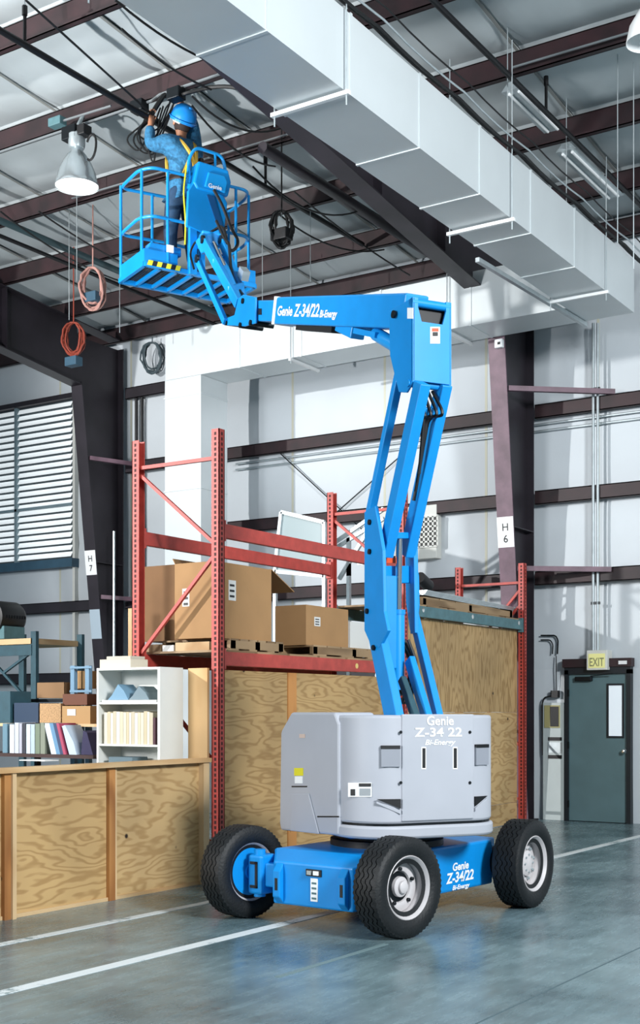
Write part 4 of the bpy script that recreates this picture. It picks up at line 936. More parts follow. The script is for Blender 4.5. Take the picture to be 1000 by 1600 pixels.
# ---- slewing ring and turret
MB().lathe(T(0, 0, .54), UP, [(.45, 0), (.45, .05), (.40, .055), (.40, .12)], 40).build('slewing_ring', BLACK, lift)
def cor(th, s): return (-.40 - .40 * math.cos(R_(th)), s * (.31 + .32 * math.sin(R_(th))))
plan = [(-.80, .31), (-.80, -.31)] + [cor(th, -1) for th in range(9, 91, 9)] + [(.50, -.63), (.50, .60)] + [cor(th, 1) for th in range(90, 0, -9)]
tu = MB().prism([T(a, b, .77) for a, b in plan], UP * .795)
tu = tu.build('turret_cover', GREY, lift, bevel=.02, smooth=True)
MB().prism([T(a * 1.015 - .004, b * 1.015, .66) for a, b in plan], UP * .095).build('counterweight_skirt', GREY, tu, bevel=.02, smooth=True)
MB().prism([T(a * .985, b * .985, .75) for a, b in plan], UP * .03).build('skirt_shadow_gap', STEELD, tu)
tbox(-.35, -.5, .63, .55, .5, .70).build('turret_base', BLUE, lift, bevel=.01)
# rear panel
rp = tbox(-.815, -.305, .79, -.79, .305, 1.572).build('rear_panel', GREY, tu, bevel=.008)
nR = -BD; pR = T(-.815, 0, 0)
for px in (662, 711):
    patch(px - 3.6, 1167, px + 3.6, 1202, pR, nR, WHITE, rp, 'slot_rim', .003); patch(px - 2.4, 1169, px + 2.4, 1200, pR, nR, BLACK, rp, 'slot', .0045)
for px in (626, 734):
    for y in (1144, 1223): p = PI(px, y, pR, nR); MB().lathe(p, nR, [(.012, 0), (.012, .006)], 8).build('panel_bolt', STEELD, rp)
def rtext(s, px, py, fitpx, size, sh):
    p = PI(px, py, pR, nR); q = PI(px + fitpx, py, pR, nR); q.z = p.z; text(s, p, -LD, UP, size, WHITE, rp, fit=(q - p).length, shear=sh, bold=.02, depth=.004)
rtext('Genie', 666, 1133, 42, .095, 0); rtext('Z-34 22', 648, 1151, 74, .092, 0); rtext('Bi-Energy', 663, 1164, 48, .055, .3)
# hand holds and vents either side of the rear panel
def facet(i, j, u, z, off=0):
    a, b = i, j; p = T(a[0] + (b[0] - a[0]) * u, a[1] + (b[1] - a[1]) * u, z)
    n = (T(*b, 0) - T(*a, 0)).cross(UP).normalized()
    if n.dot(p - S) < 0: n = -n
    return p + n * off, n
GREYD = mat('cowl_recess_shade', '#8b8f98', .5)  # darker grey slab under a black strip paints the shade of a recess
for i, j in (((-.80, .31), cor(27, 1)), ((-.80, -.31), cor(27, -1))):
    ue = 1.2 if i[1] > 0 else .9
    def fq(u0, u1, z0, z1, o0, o1): return [facet(i, j, u0, z0, o0)[0], facet(i, j, u1, z0, o0)[0], facet(i, j, u1, z1, o0)[0], facet(i, j, u0, z1, o0)[0], facet(i, j, u0, z0, o1)[0], facet(i, j, u1, z0, o1)[0], facet(i, j, u1, z1, o1)[0], facet(i, j, u0, z1, o1)[0]]
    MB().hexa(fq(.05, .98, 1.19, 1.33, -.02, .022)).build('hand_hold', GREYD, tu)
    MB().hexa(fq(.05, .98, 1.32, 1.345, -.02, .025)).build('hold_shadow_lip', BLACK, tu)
    p = [facet(i, j, 0.02, .885, .005)[0], facet(i, j, .02, .955, .005)[0], facet(i, j, ue, .955, .005)[0]]
    MB().prism(p, facet(i, j, 0, .9)[1] * .016).build('vent', BLACK, tu)
    p = [facet(i, j, 0.02, .87, .004)[0], facet(i, j, ue, .94, .004)[0], facet(i, j, ue, .925, .004)[0], facet(i, j, 0.02, .845, .004)[0]]
    MB().prism(p, facet(i, j, 0, .9)[1] * .012).build('vent_lip', GREY, tu)
p9, n9 = facet(cor(36, 1), cor(63, 1), .5, 1, 0)
q = patch(545, 1223, 581, 1245, facet(cor(36, 1), cor(63, 1), .5, 1)[0], n9, WHITE, tu, 'warning_label', .012, -.003)
patch(561, 1224, 580, 1229, facet(cor(36, 1), cor(63, 1), .5, 1, .012)[0], n9, BLACK, q, 'label_heading', .003); patch(548, 1233, 555, 1243, facet(cor(36, 1), cor(63, 1), .5, 1, .012)[0], n9, BLACK, q, 'label_symbol', .003); patch(562, 1232, 579, 1243, facet(cor(36, 1), cor(63, 1), .5, 1, .012)[0], n9, mat('label_grey', '#9aa0a4', .6), q, 'label_print', .003)
# left side pod
def pl(t_): return .645 + .14 * (t_ + .46)
prof = [(-.455, .67), (.37, .645), (.39, .70), (.37, 1.43), (.21, 1.585), (-.40, 1.585), (-.455, 1.50)]
po = MB().prism([T(a, pl(a), z) for a, z in prof], LD * -.33).build('side_pod', GREY, lift, bevel=.018)
nP = (T(.37, pl(.37), 0) - T(-.455, pl(-.455), 0)).cross(UP).normalized(); nP = nP if nP.dot(LD) > 0 else -nP
pP = T(0, pl(0), 0)
patch(460, 1200, 474, 1212, pP, nP, YEL, po, 'caution_label'); patch(461, 1213, 473, 1224, pP, nP, WHITE, po, 'caution_label'); patch(463, 1253, 472, 1279, pP, nP, mat('ochre_label', '#8d8450', .6), po, 'gauge_label')
patch(456, 1228, 480, 1230, pP, nP, BLACK, po, 'finger_slot'); patch(496, 1275, 530, 1277, pP, nP, STEELD, po, 'panel_gap'); patch(468, 1147, 477, 1153, pP, nP, mat('pale_mark', '#c9b4a8', .6), po, 'faint_mark')
MB().prism([PI(a, b, pP, nP) for a, b in ((455, 1298), (500, 1303), (484, 1240), (458, 1240))], nP * .012).build('latch_bulge', GREY, po, bevel=.008)

# ---- riser: lower links, elbow, upper links
def link(p, q, wd, ht, name='link', m=BLUE, par=lift, bevel=.008): return MB().bar(p, q, wd, ht, LD).build(name, m, par, bevel=bevel)
# lower links (turret to elbow)
for l, sl in ((.17, 1), (-.17, 1)):
    p = LP(640 if l > 0 else 672, 1150, l); 
lowL = link(LP(622, 1150, .18), LP(584, 962, .18), .07, .19, 'lower_link')
link(LP(692, 1150, -.20), LP(645, 955, -.20), .06, .075, 'lower_link')
link(LP(676, 1150, -.05), LP(640, 1030, -.05), .05, .10, 'lower_link')
link(LP(660, 1150, .05), LP(628, 1060, .05), .05, .07, 'lower_link', TEALD)
p1 = LP(588, 965, .215); 
for y, dx in ((1040, 607), (1075, 617)): pass
# elbow: two side plates, cross plates and the inner upright
def plate(pts, l, th, name='elbow_plate'):
    return MB().prism([LP(x, y, l) for x, y in pts], LD * -th).build(name, BLUE, lift, bevel=.006)
eL = plate([(569, 800), (586, 790), (598, 860), (600, 955), (606, 985), (592, 1012), (580, 1010), (569, 985)], .22, .03)
eR = plate([(632, 850), (644, 860), (650, 900), (651, 945), (647, 985), (640, 985), (634, 940)], -.20, .03)
cp = MB().hexa([LP(588, 911, .19), LP(646, 911, -.19), LP(646, 911, -.19) + BD * .05, LP(588, 911, .19) + BD * .05, LP(588, 884, .19), LP(646, 884, -.19), LP(646, 884, -.19) + BD * .05, LP(588, 884, .19) + BD * .05]).build('elbow_cross_plate', BLUE, lift, bevel=.006)
ORp = LP(604, 872, .1)
MB().hexa([LP(596, 880 - 0, .14) - BD * .012, LP(617, 880, .0) - BD * .012, LP(617, 880, .0), LP(596, 880, .14), LP(596, 869, .14) - BD * .012, LP(617, 869, .0) - BD * .012, LP(617, 869, .0), LP(596, 869, .14)]).build('orange_decal', ORG, cp)
link(LP(607, 1045, .09), LP(607, 900, .09), .105, .09, 'elbow_upright')
link(LP(648, 990, -.17), LP(646, 850, -.17), .04, .08, 'elbow_upright')
for x, y, l in ((578, 862, .222), (574, 955, .222), (584, 1012, .222), (578, 816, .222)): MB().lathe(LP(x, y, l), LD, [(.022, -.02), (.022, .012), (.012, .014)], 12).build('pivot_pin', STEELD, eL)
# riser cylinder
a_, b_, c_ = LP(622, 1078, .0), LP(622, 960, .0), LP(624, 838, .0)
cy = MB().tube([a_, b_], .052, 16).build('riser_cylinder', BLUE2, lift); MB().tube([b_, b_ + (c_ - b_) * .06], .058, 16).build('gland', BLUE, cy); MB().tube([b_, c_], .026, 12).build('rod', CHROME, cy)
MB().bar(LP(604, 837, .15), LP(648, 837, -.17), .05, .05).build('rod_yoke', BLUE, lift, bevel=.008)
MB().lathe(a_ - LD * .07, LD, [(.045, 0), (.045, .14)], 12).build('cylinder_eye', STEELD, cy)
# upper links (elbow to mast head)
link(LP(602, 868, .125), LP(660, 598, .125), .085, .125, 'upper_link'); link(LP(636, 868, -.125), LP(694, 600, -.125), .085, .125, 'upper_link')
link(LP(578, 806, .10), LP(631, 552, .10), .065, .065, 'tie_link'); 
for p, q in (((577, 806), (578, 780)),): pass
MB().tube([LP(577, 806, .10), LP(588, 752, .10)], .034, 10).build('tie_socket', BLUE, lift)
link(LP(662, 652, 0), LP(665, 636, 0), .17, .06, 'cross_tie')
# mast head
zt0, zt1 = LP(676, 612, 0).z, LP(676, 468, 0).z
hd = MB()
for l in (.165, -.165): hd.prism([T(-.72, l, zt0 + .06), T(-.72, l, zt1), T(-.34, l, zt1), T(-.36, l, zt0 + .34), T(-.50, l, zt0 + .03), T(-.62, l, zt0)], LD * (-.02 if l > 0 else .02))
hd = hd.build('mast_head', BLUE, lift, bevel=.006)
zo = PI(676, 505, T(-.72, 0, 0), BD).z; zo1 = zt1 - .07
MB().prism([T(-.72, .165, zt0 + .07), T(-.72, -.165, zt0 + .07), T(-.72, -.165, zt1), T(-.72, -.12, zt1), T(-.72, -.12, zo1), T(-.72, -.09, zo), T(-.72, .09, zo), T(-.72, .12, zo1), T(-.72, .12, zt1), T(-.72, .165, zt1)], BD * .02).build('rear_plate', BLUE, hd)
tbox(-.66, -.14, zo - .06, -.5, .14, zt1 - .01).build('head_opening_shade', BLACK, hd)  # black block added so the head opening looks dark inside, painted shade
MB().tube([T(-.69, .165, zt1 - .03), T(-.69, -.165, zt1 - .03)], .032, 12).build('boom_pivot', BLUE, hd)
MB().tube([T(-.66, .178, zt0 + .06), T(-.66, -.178, zt0 + .06)], .028, 12).build('link_pivot', BLUE, hd)
for l in (.186, -.186): MB().lathe(T(-.46, l, zt1 - .06), LD, [(.03, -.008), (.03, .008)], 12).build('pin_cap', STEELD, hd)
w_ = patch(672, 511, 687, 537, T(-.72, 0, 0), -BD, WHITE, hd, 'warning_label', .004); patch(675, 513, 685, 518, T(-.725, 0, 0), -BD, ORG, w_, 'label_heading', .003); patch(676, 519, 684, 525, T(-.725, 0, 0), -BD, BLACK, w_, 'label_symbol', .003)
patch(637, 481, 646, 498, T(0, .165, 0), LD, WHITE, hd, 'info_label', .004)
# hoses below the mast head
for k in range(4):
    a = T(-.62, .06 - .04 * k, zt0 + .03); b = LP(652 + 4 * k, 655, .05 - .05 * k); c = LP(655 - 3 * k, 740 + 14 * k, .02 - .03 * k)
    MB().tube(rounded([a, a - UP * .22 - BD * (.10 + .03 * k), b - BD * .1, c], .2, 6), .013, 6).build('hydraulic_hose', HOSE, lift)
for k in range(3):
    a = LP(626 + 6 * k, 1000, -.06); b = LP(640 + 4 * k, 1040, -.1); c = LP(628 + 6 * k, 1100, 0)
    MB().tube(rounded([a, b - BD * .05, c], .15, 5), .013, 6).build('hydraulic_hose', HOSE, lift)

# ---- main boom
bd3 = (BD * 2.54 + UP * .723).normalized(); bn3 = LD.cross(bd3) * -1; bn3 = bn3 if bn3.z > 0 else -bn3
B0 = T(-.45, 0, 4.64); B1 = T(2.094, 0, 5.363); B2 = T(3.02, 0, 5.363 + .926 * .2846)
bo = MB().bar(B0 - bd3 * .02, B1, .20, .262, LD, .93).build('boom_tube', BLUE, lift, bevel=.015)
MB().bar(B1 - bd3 * .05, B2, .155, .195, LD).build('boom_extension', BLUE, bo, bevel=.012)
MB().bar(B1 - bd3 * .075, B1 - bd3 * .01, .206, .252, LD).build('boom_collar', WHITE, bo)
def btext(s, d0, up, fit, size, sh):
    p = B1 - bd3 * d0 + LD * .1005 + bn3 * up; text(s, p, -bd3, bn3, size, WHITE, bo, fit=fit, shear=sh, bold=.025, depth=.003)
btext('Genie', .12, -.045, .36, .12, .12); btext('Z-34/22', .53, -.05, .56, .15, .12); btext('Bi-Energy', 1.10, -.055, .36, .085, .2)
patch(404, 482, 409, 492, T(0, .078, 0), LD, BLACK, bo, 'boom_hole', .004)
# lift cylinder and tray under the boom
MB().bar(LP(470, 512, 0), LP(526, 516, 0), .10, .05, LD).build('hose_tray', BLACK, bo)
MB().bar(LP(535, 508, .0), LP(560, 520, .0), .13, .11, LD).build('cylinder_bracket', BLUE, bo, bevel=.01)
MB().bar(LP(556, 517, .05), LP(590, 524, .05), .05, .045, LD).build('cylinder_clevis', BLUE, bo)
a, b = LP(588, 522, .0), LP(628, 546, .0); MB().tube([a, b], .055, 14).build('lift_cylinder', BLUE2, bo); MB().tube([LP(568, 515, 0), a], .03, 12).build('rod', CHROME, bo)
MB().lathe(b - LD * .08, LD, [(.05, 0), (.05, .16)], 12).build('cylinder_eye', STEELD, bo)

# ---- jib
tip = MB(); tp = [(399, 464), (399, 505), (382, 510), (350, 508), (346, 500), (366, 492), (372, 466), (380, 460)]
for l in (.11, -.09): tip.prism([LP(x, y, l) for x, y in tp], LD * -.02)
tip = tip.build('boom_tip', BLUE, lift, bevel=.006)
for x, y in ((390, 504), (374, 508), (352, 504), (378, 470)): MB().tube([LP(x, y, .125), LP(x, y, .125) - LD * .25], .028, 10).build('pin', STEELD, tip)
J = lambda x, y, l: LP(x, y, l)
j1 = MB().bar(J(372, 474, .09), J(316, 372, .09), .05, .11, LD).build('jib_arm', BLUE, lift, bevel=.008)
MB().bar(J(382, 470, -.10), J(345, 372, -.10), .05, .10, LD).build('jib_arm', BLUE, lift, bevel=.008)
MB().bar(J(352, 503, .13), J(307, 402, .13), .045, .07, LD).build('jib_tie', BLUE, lift, bevel=.006)
MB().tube([J(372, 468, 0), J(352, 420, 0)], .045, 12).build('jib_cylinder', BLUE2, lift); MB().tube([J(352, 420, 0), J(334, 380, 0)], .025, 10).build('jib_rod', CHROME, lift)
MB().bar(J(360, 452, .1), J(378, 446, -.12), .05, .06).build('jib_cross', BLUE, lift); MB().bar(J(336, 408, .1), J(350, 402, -.12), .05, .05).build('jib_cross', BLUE, lift)
MB().tube(rounded([J(318, 370, -.05), J(350, 350, -.1), J(356, 392, -.12), J(340, 410, -.05)], .2, 6), .016, 6).build('jib_hose', HOSE, lift)
MB().tube(rounded([J(338, 345, 0), J(352, 375, -.05), J(358, 380, -.05), J(362, 440, -.05), J(388, 470, -.05)], .2, 6), .016, 6).build('jib_hose', HOSE, lift)
MB().tube(rounded([J(303, 420, .1), J(296, 395, .1), J(306, 375, .1), J(318, 378, .1)], .1, 5), .012, 6).build('jib_hose', HOSE, lift)
for x, y, l in ((316, 374, .12), (345, 374, -.08), (307, 404, .16)): MB().lathe(J(x, y, l), LD, [(.045, -.02), (.045, .01), (.02, .014)], 14).build('jib_pin', STEELD, lift)
MB().bar(J(384, 432, -.12), J(378, 424, -.12), .08, .10).build('limit_box', GALV, lift)

# ---- platform
AP = (RGT * .848 + FWD * .53).normalized(); WP = UP.cross(AP)        # long axis, and away from the jib
FZ = 6.58; PO = rd(-1.36, 14.65, 0); PL_, PW_ = .705, .68
def P(u, w_, z): return PO + AP * u + WP * w_ + UP * (FZ + z)
def PP(px, py, w_): return PI(px, py, P(0, w_, 0), WP)
pfm = MB()
for w_ in (0, PW_): pfm.bar(P(-PL_, w_, 0), P(PL_, w_, 0), .045, .05)
for u in (-PL_, PL_): pfm.bar(P(u, 0, 0), P(u, PW_, 0), .045, .05)
pf = pfm.build('platform_frame', BLUE, lift)
for k in range(1, 7): u = -PL_ + 2 * PL_ * k / 7; MB().bar(P(u, 0, -.005), P(u, PW_, -.005), .035, .04).build('floor_joist', BLUE, pf)
MESHM = mat('expanded_metal', '#3a4348', .6, .4)
fm = MB(); n = 46
for k in range(n + 1): u = -PL_ + 2 * PL_ * k / n; fm.bar(P(u, 0, .028), P(u, PW_, .028), .006, .008)
for k in range(24): w_ = PW_ * k / 23; fm.bar(P(-PL_, w_, .033), P(PL_, w_, .033), .005, .006)
fm.build('floor_mesh', MESHM, pf, kind='stuff')
# toe boards
for a, b in (((-PL_, 0), (-.30, 0)), ((.30, 0), (PL_, 0)), ((-PL_, PW_), (PL_, PW_)), ((-PL_, 0), (-PL_, PW_)), ((PL_, 0), (PL_, PW_))):
    MB().bar(P(*a, .10), P(*b, .10), .012, .15).build('toe_board', BLUE, pf)
tray = MB().hexa([P(-.66, .02, .17), P(-.24, .02, .17), P(-.24, .16, .17), P(-.66, .16, .17), P(-.62, .02, .27), P(-.24, .02, .27), P(-.24, .16, .27), P(-.62, .16, .27)]).build('tool_tray', BLUE, pf, bevel=.01)
# hazard stripes on the near edge
for k in range(7):
    u0 = -PL_ + .02 + k * .057
    MB().prism([P(u0, -.026, -.012), P(u0 + .057, -.026, -.012), P(u0 + .075, -.026, .045), P(u0 + .018, -.026, .045)], WP * -.004).build('hazard_stripe', YEL if k % 2 == 0 else BLACK, pf)
MB().prism([P(-.44, -.03, .18), P(-.36, -.03, .18), P(-.36, -.03, .26), P(-.44, -.03, .26)], WP * .02).build('white_plate', WHITE, pf)
# guard rails
def rail(pts, r=.019, name='guard_rail'): return MB().tube(rounded(pts, .12, 5), r, 8).build(name, BLUE2, pf)
for z in (1.10, .56):
    rail([P(-.16, 0, z), P(-PL_ + .10, 0, z), P(-PL_, .16, z), P(-PL_, PW_, z - .02), P(-.1, PW_, z)])
    rail([P(.18, 0, z), P(PL_ - .10, 0, z), P(PL_, .2, z), P(PL_, PW_, z - .02), P(-.1, PW_, z)])
for u, w_ in ((-PL_ + .02, .12), (-PL_, PW_ - .02), (-.30, PW_), (-.42, 0), (.30, PW_), (PL_, PW_ - .02), (PL_ - .02, .12), (.45, 0)):
    MB().tube([P(u, w_, 0), P(u, w_, 1.10)], .017, 8).build('rail_post', BLUE2, pf)
rail([P(-.16, 0, 1.02), P(-.16, 0, 1.30), P(-.08, -.02, 1.44), P(.26, -.02, 1.42), P(.32, 0, 1.25), P(.30, 0, 1.0)], .019, 'console_hoop')
MB().tube([P(.17, -.02, 1.42), P(.17, -.02, .95)], .015, 8).build('hoop_post', BLUE2, pf)
# support post, rotator bracket and console
MB().bar(P(-.13, -.035, -.03), P(-.13, -.035, .95), .10, .07, AP).build('support_post', BLUE, pf, bevel=.01)
MB().bar(P(.0, -.025, -.02), P(.0, -.025, .55), .05, .05, AP).build('support_post', BLUE, pf)
mp_ = [(-.22, .50), (-.20, .90), (-.14, 1.0), (.22, .98), (.30, .86), (.26, .55), (.10, .30), (-.02, .46)]
MB().prism([P(u, -.08, z) for u, z in mp_], WP * .05).build('mount_plate', BLUE, pf, bevel=.01)
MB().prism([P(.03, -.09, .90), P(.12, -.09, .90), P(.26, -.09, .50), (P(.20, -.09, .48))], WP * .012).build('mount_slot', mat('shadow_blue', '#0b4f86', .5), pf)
MB().bar(P(.05, -.06, .35), J(330, 374, 0), .22, .16, AP).build('rotator', BLUE, pf, bevel=.015)
MB().bar(J(312, 385, .12), J(345, 372, -.12), .12, .16).build('rotator_head', BLUE, pf, bevel=.015)
cn = MB().prism([P(u, -.10, z) for u, z in ((-.14, 1.0), (-.08, 1.26), (.30, 1.24), (.34, 1.1), (.30, .93), (-.10, .94))], WP * .28).build('control_console', BLUE, pf, bevel=.02)
MB().prism([P(u, -.13, z) for u, z in ((-.02, .97), (.03, 1.15), (.24, 1.15), (.28, 1.08), (.25, .95))], WP * .03).build('console_pad', BLUE2, cn, bevel=.015)
text('Genie', P(.02, -.135, .965), AP, UP, .07, WHITE, cn, fit=.17, bold=.02, depth=.004)
MB().tube(rounded([P(.10, -.12, .96), P(.20, -.14, .80), P(.30, -.16, .55), P(.42, -.14, .42), P(.36, -.1, .30), P(.24, -.1, .36)], .1, 5), .018, 6).build('console_cable', HOSE, pf)
MB().bar(P(-.19, -.03, .52), P(-.19, -.03, .58), .05, .04).build('latch', mat('brass_latch', '#b8913a', .5), pf)
# yellow rope on the left of the post
MB().tube(rounded([P(-.20, -.03, 1.2), P(-.24, -.03, .9), P(-.21, -.03, .55), P(-.22, -.03, .3)], .1, 4), .009, 6).build('safety_rope', YEL, pf)

# ================================================================== THE WORKER IN THE PLATFORM
DEN = mat('blue_denim', '#2f6f96', .85, var=.35, scale=26, bump=.5, bscale=40)
JEAN = mat('dark_jeans', '#24425f', .85, var=.2, scale=20)
SKIN = mat('skin', '#b07a5c', .55)
BOOT = mat('boot_leather', '#2a1c14', .6)
HATB = mat('hard_hat_blue', '#1a86d8', .3)
FZP = FZ + .04
PB = P(-.12, .26, 0); PB.z = FZP
fd = (RGT * -.62 + FWD * .78).normalized(); ld_ = UP.cross(fd)     # facing away to the left
def G(f, l, z): return PB + fd * f + ld_ * l + UP * z * 1.03
man = thing('person', 'person in blue hard hat and denim shirt working overhead in the raised platform', 'person', PB)
def skin(name, verts, edges, root, m, parent):
    off = WL[parent.name]
    me = bpy.data.meshes.new(name); me.from_pydata([tuple(Vector(v[0]) - off) for v in verts], edges, [])
    me.materials.append(m); o = bpy.data.objects.new(name, me); COL.objects.link(o); o.parent = parent; WL[o.name] = off
    md_ = o.modifiers.new('skin', 'SKIN'); md_.use_smooth_shade = True
    sv = me.skin_vertices[0].data
    for i, v in enumerate(verts): r = v[1]; sv[i].radius = (r, r) if not isinstance(r, tuple) else r; sv[i].use_root = (i == root)
    sb = o.modifiers.new('sub', 'SUBSURF'); sb.levels = 2; sb.render_levels = 2
    return o
# hands reach up to the boxes under the purlin
HL = ad(236, 184, 14.72); HR = ad(279, 156, 14.80)
sh_l, sh_r = G(.0, .20, 1.46), G(.03, -.20, 1.47)
el_l = ad(233, 226, 14.70); el_r = ad(300, 190, 14.95)
V = [(G(0, 0, .98), .10), (G(-.02, 0, 1.14), .11), (G(-.03, 0, 1.30), .15), (G(-.01, 0, 1.45), .12), (G(.0, 0, 1.53), .058), (G(.01, 0, 1.60), .06), (G(.0, 0, 1.69), .098), (G(-.02, 0, 1.77), .085),
     (sh_l, .066), (el_l, .048), (HL - (HL - el_l) * .22, .034), (HL - (HL - el_l) * .05, .042),
     (sh_r, .066), (el_r, .048), (HR - (HR - el_r) * .22, .034), (HR - (HR - el_r) * .05, .042),
     (G(.0, .10, .90), .075), (G(.04, .13, .50), .066), (G(.0, .14, .10), .045), (G(.12, .15, .04), .042),
     (G(.0, -.10, .90), .075), (G(.02, -.13, .50), .066), (G(-.03, -.14, .10), .045), (G(.09, -.15, .04), .042)]
E_ = [(0, 1), (1, 2), (2, 3), (3, 4), (4, 5), (5, 6), (6, 7), (3, 8), (8, 9), (9, 10), (10, 11), (3, 12), (12, 13), (13, 14), (14, 15), (0, 16), (16, 17), (17, 18), (18, 19), (0, 20), (20, 21), (21, 22), (22, 23)]
def fingers(base, d, side, k0):
    d = d.normalized(); side = (side - d * side.dot(d)).normalized(); nrm = d.cross(side)
    for i, (o_, ln) in enumerate(((-.030, .070), (-.010, .082), (.010, .078), (.030, .060))):
        a = base + side * o_ + d * .025; b = a + d * ln * .55 + nrm * .012; c = b + d * ln * .25 + nrm * .035
        n0 = len(V); V.append((a, .011)); V.append((b, .0095)); V.append((c, .008)); E_.extend([(k0, n0), (n0, n0 + 1), (n0 + 1, n0 + 2)])
    a = base + side * -.045 - d * .01; b = a + side * -.02 + d * .035 + nrm * .02; n0 = len(V); V.append((a, .012)); V.append((b, .010)); E_.extend([(k0, n0), (n0, n0 + 1)])
fingers(HL, HL - el_l, ld_, 11); fingers(HR, HR - el_r, ld_, 15)
body = skin('body', V, E_, 0, SKIN, man)
# clothing
sv_ = [(G(0, 0, .86), .15), (G(0, 0, .98), .165), (G(-.02, 0, 1.14), .175), (G(-.03, 0, 1.30), .20), (G(-.01, 0, 1.43), .19), (G(.0, 0, 1.52), .09), (sh_l, .115), (el_l.lerp(sh_l, .5) - UP * .02, .098), (el_l, .085), (HL.lerp(el_l, .28), .055), (sh_r, .115), (el_r.lerp(sh_r, .5), .095), (el_r, .08), (HR.lerp(el_r, .30), .052)]
skin('denim_shirt', sv_, [(0, 1), (1, 2), (2, 3), (3, 4), (4, 5), (4, 6), (6, 7), (7, 8), (8, 9), (4, 10), (10, 11), (11, 12), (12, 13)], 1, DEN, man)
tv = [(G(0, 0, 1.02), .155), (G(0, 0, .95), .15), (G(.0, .10, .86), .118), (G(.04, .13, .50), .088), (G(.0, .14, .12), .068), (G(.0, -.10, .86), .118), (G(.02, -.13, .50), .088), (G(-.03, -.14, .12), .068)]
skin('jeans', tv, [(0, 1), (1, 2), (2, 3), (3, 4), (1, 5), (5, 6), (6, 7)], 0, JEAN, man)
for f, l in ((.0, .14), (-.03, -.14)): MB().hexa([G(f - .08, l - .05, .0), G(f + .19, l - .05, .0), G(f + .19, l + .05, .0), G(f - .08, l + .05, .0), G(f - .07, l - .045, .13), G(f + .06, l - .045, .13), G(f + .06, l + .045, .13), G(f - .07, l + .045, .13)]).build('boot', BOOT, man, bevel=.02)
# head: hair, ears, face
HC = G(-.01, 0, 1.725); hu = (UP * .80 - fd * .60).normalized(); hf = ld_.cross(hu) * -1; hf = hf if hf.dot(fd) > 0 else -hf
HAIR = mat('dark_hair', '#2a1d18', .8)
def ell(name, c, rx, ry, rz_, m, par, n=16):
    mb = MB()
    for i in range(n // 2 + 1):
        a = math.pi * i / (n // 2)
        for j in range(n):
            b = 2 * math.pi * j / n; mb.v.append(c + hf * rx * math.sin(a) * math.cos(b) + ld_ * ry * math.sin(a) * math.sin(b) + hu * rz_ * math.cos(a))
    for i in range(n // 2):
        for j in range(n): mb.f.append((i * n + j, i * n + (j + 1) % n, (i + 1) * n + (j + 1) % n, (i + 1) * n + j))
    mb.smooth = True; return mb.build(name, m, par)
ell('hair', HC - hf * .02 - hu * .01, .108, .098, .115, HAIR, man)
for s in (-1, 1): ell('ear', HC + ld_ * s * .098 - hu * .02, .022, .014, .035, SKIN, man, 10)
ell('nose', HC + hf * .115 - hu * .025, .022, .016, .026, SKIN, man, 10)
for s in (-1, 1): ell('eye', HC + hf * .098 + ld_ * s * .036 + hu * .01, .014, .016, .011, WHITE, man, 10)
ell('mouth', HC + hf * .100 - hu * .068, .012, .028, .008, mat('lips', '#8a4a44', .5), man, 10)
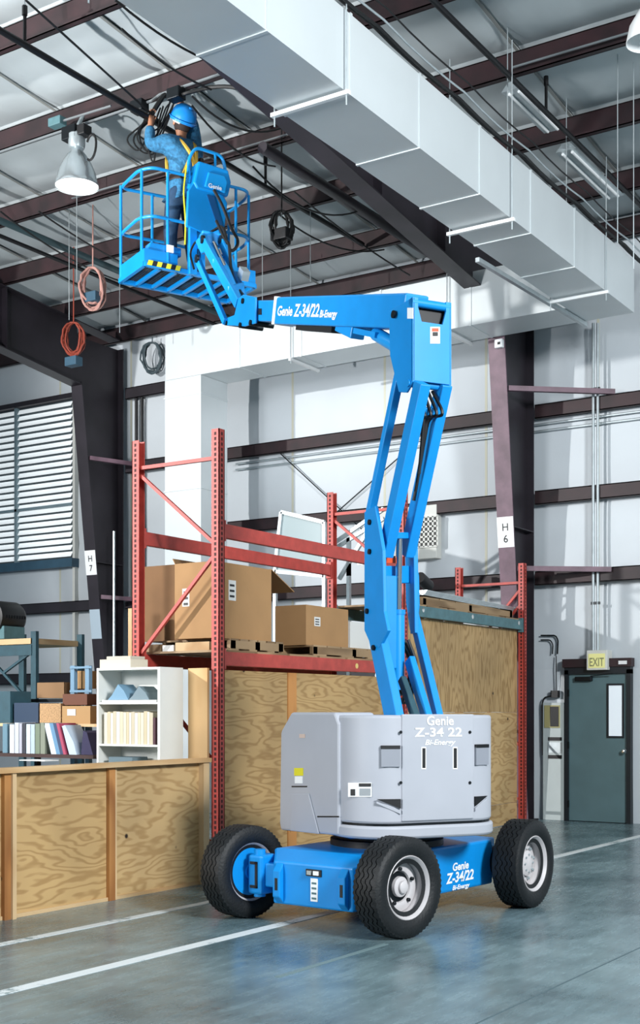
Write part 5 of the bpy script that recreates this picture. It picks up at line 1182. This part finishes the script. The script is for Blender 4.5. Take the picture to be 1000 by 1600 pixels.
# hard hat
dome = [(.152, -.03), (.150, .03), (.142, .08), (.118, .125), (.075, .155), (.035, .168), (.001, .17)]
hat = MB().lathe(HC + hu * .035, hu, dome, 28, cap=False); hat = hat.build('hard_hat', HATB, man)
MB().lathe(HC + hu * .033, hu, [(.145, 0), (.168, -.004), (.170, .004), (.148, .012)], 28, cap=False).build('hat_rim', HATB, hat)
MB().hexa([HC + hu * .03 + hf * .14 + ld_ * -.10, HC + hu * .01 + hf * .215 + ld_ * -.05, HC + hu * .01 + hf * .215 + ld_ * .05, HC + hu * .03 + hf * .14 + ld_ * .10] + [HC + hu * .042 + hf * .14 + ld_ * -.10, HC + hu * .02 + hf * .215 + ld_ * -.05, HC + hu * .02 + hf * .215 + ld_ * .05, HC + hu * .042 + hf * .14 + ld_ * .10]).build('hat_peak', HATB, hat)
MB().bar(HC + hu * .185 - hf * .1, HC + hu * .185 + hf * .09, .03, .02, ld_).build('hat_ridge', HATB, hat, bevel=.006)
MB().lathe(HC + hu * .022, hu, [(.112, -.035), (.114, -.03), (.114, .0), (.110, .004)], 24, cap=False).build('hat_band', WHITE, man)
# harness and belt
HAR = mat('harness_yellow', '#c8a13a', .7)
for s in (-1, 1):
    MB().tube(rounded([G(.12, s * .11, 1.12), G(.16, s * .11, 1.34), G(.02, s * .12, 1.565), G(-.17, s * .09, 1.42), G(-.21, 0, 1.30), G(-.18, -s * .1, 1.05)], .12, 5), .022, 6).build('harness_strap', HAR, man)
MB().lathe(G(0, 0, 1.035), UP, [(.172, 0), (.178, .01), (.178, .055), (.172, .065)], 24, cap=False).build('belt', BOOT, man)
MB().bar(G(-.19, -.06, 1.36), G(-.20, -.05, .95), .06, .05).build('tool_pouch', HAR, man, bevel=.01)
MB().bar(G(-.19, -.14, 1.30), G(-.20, -.15, 1.0), .05, .05).build('tool_pouch', BOOT, man, bevel=.01)
# bundle of loose cables in the worker's hands
t = thing('cable_bundle', 'tangle of loose black cables hanging from the worker\'s hands', 'cables', HL)
rnd = random.Random(5)
jb = Vector((-9.35, 11.37, roofz(11.5) - .1))
for k in range(7):
    a = HL + Vector((rnd.uniform(-.05, .05), rnd.uniform(-.05, .05), rnd.uniform(-.05, .06))); b = HL.lerp(HR, rnd.uniform(.3, .95)) + UP * rnd.uniform(.02, .1)
    dp = rnd.uniform(.18, .62); sx = rnd.uniform(-.28, .02)
    m1 = a + RGT * sx - UP * dp * .5; m2 = a.lerp(b, .4) + RGT * sx * .6 - UP * dp
    MB().tube(rounded([a, m1, m2, b + RGT * -.05 - UP * dp * .3, b], .25, 6), .010, 6).build('cable', HOSE, t)
MB().tube(rounded([HR, jb, jb + Vector((.6, .02, -.02)), jb + Vector((1.3, .05, -.3)), jb + Vector((2.0, .1, -.15))], .3, 6), .022, 6).build('cable', HOSE, t)
MB().tube(rounded([HL + UP * .03, HL.lerp(HR, .5) + UP * .18, HR + UP * .08, jb], .2, 6), .028, 6).build('cable', HOSE, t)
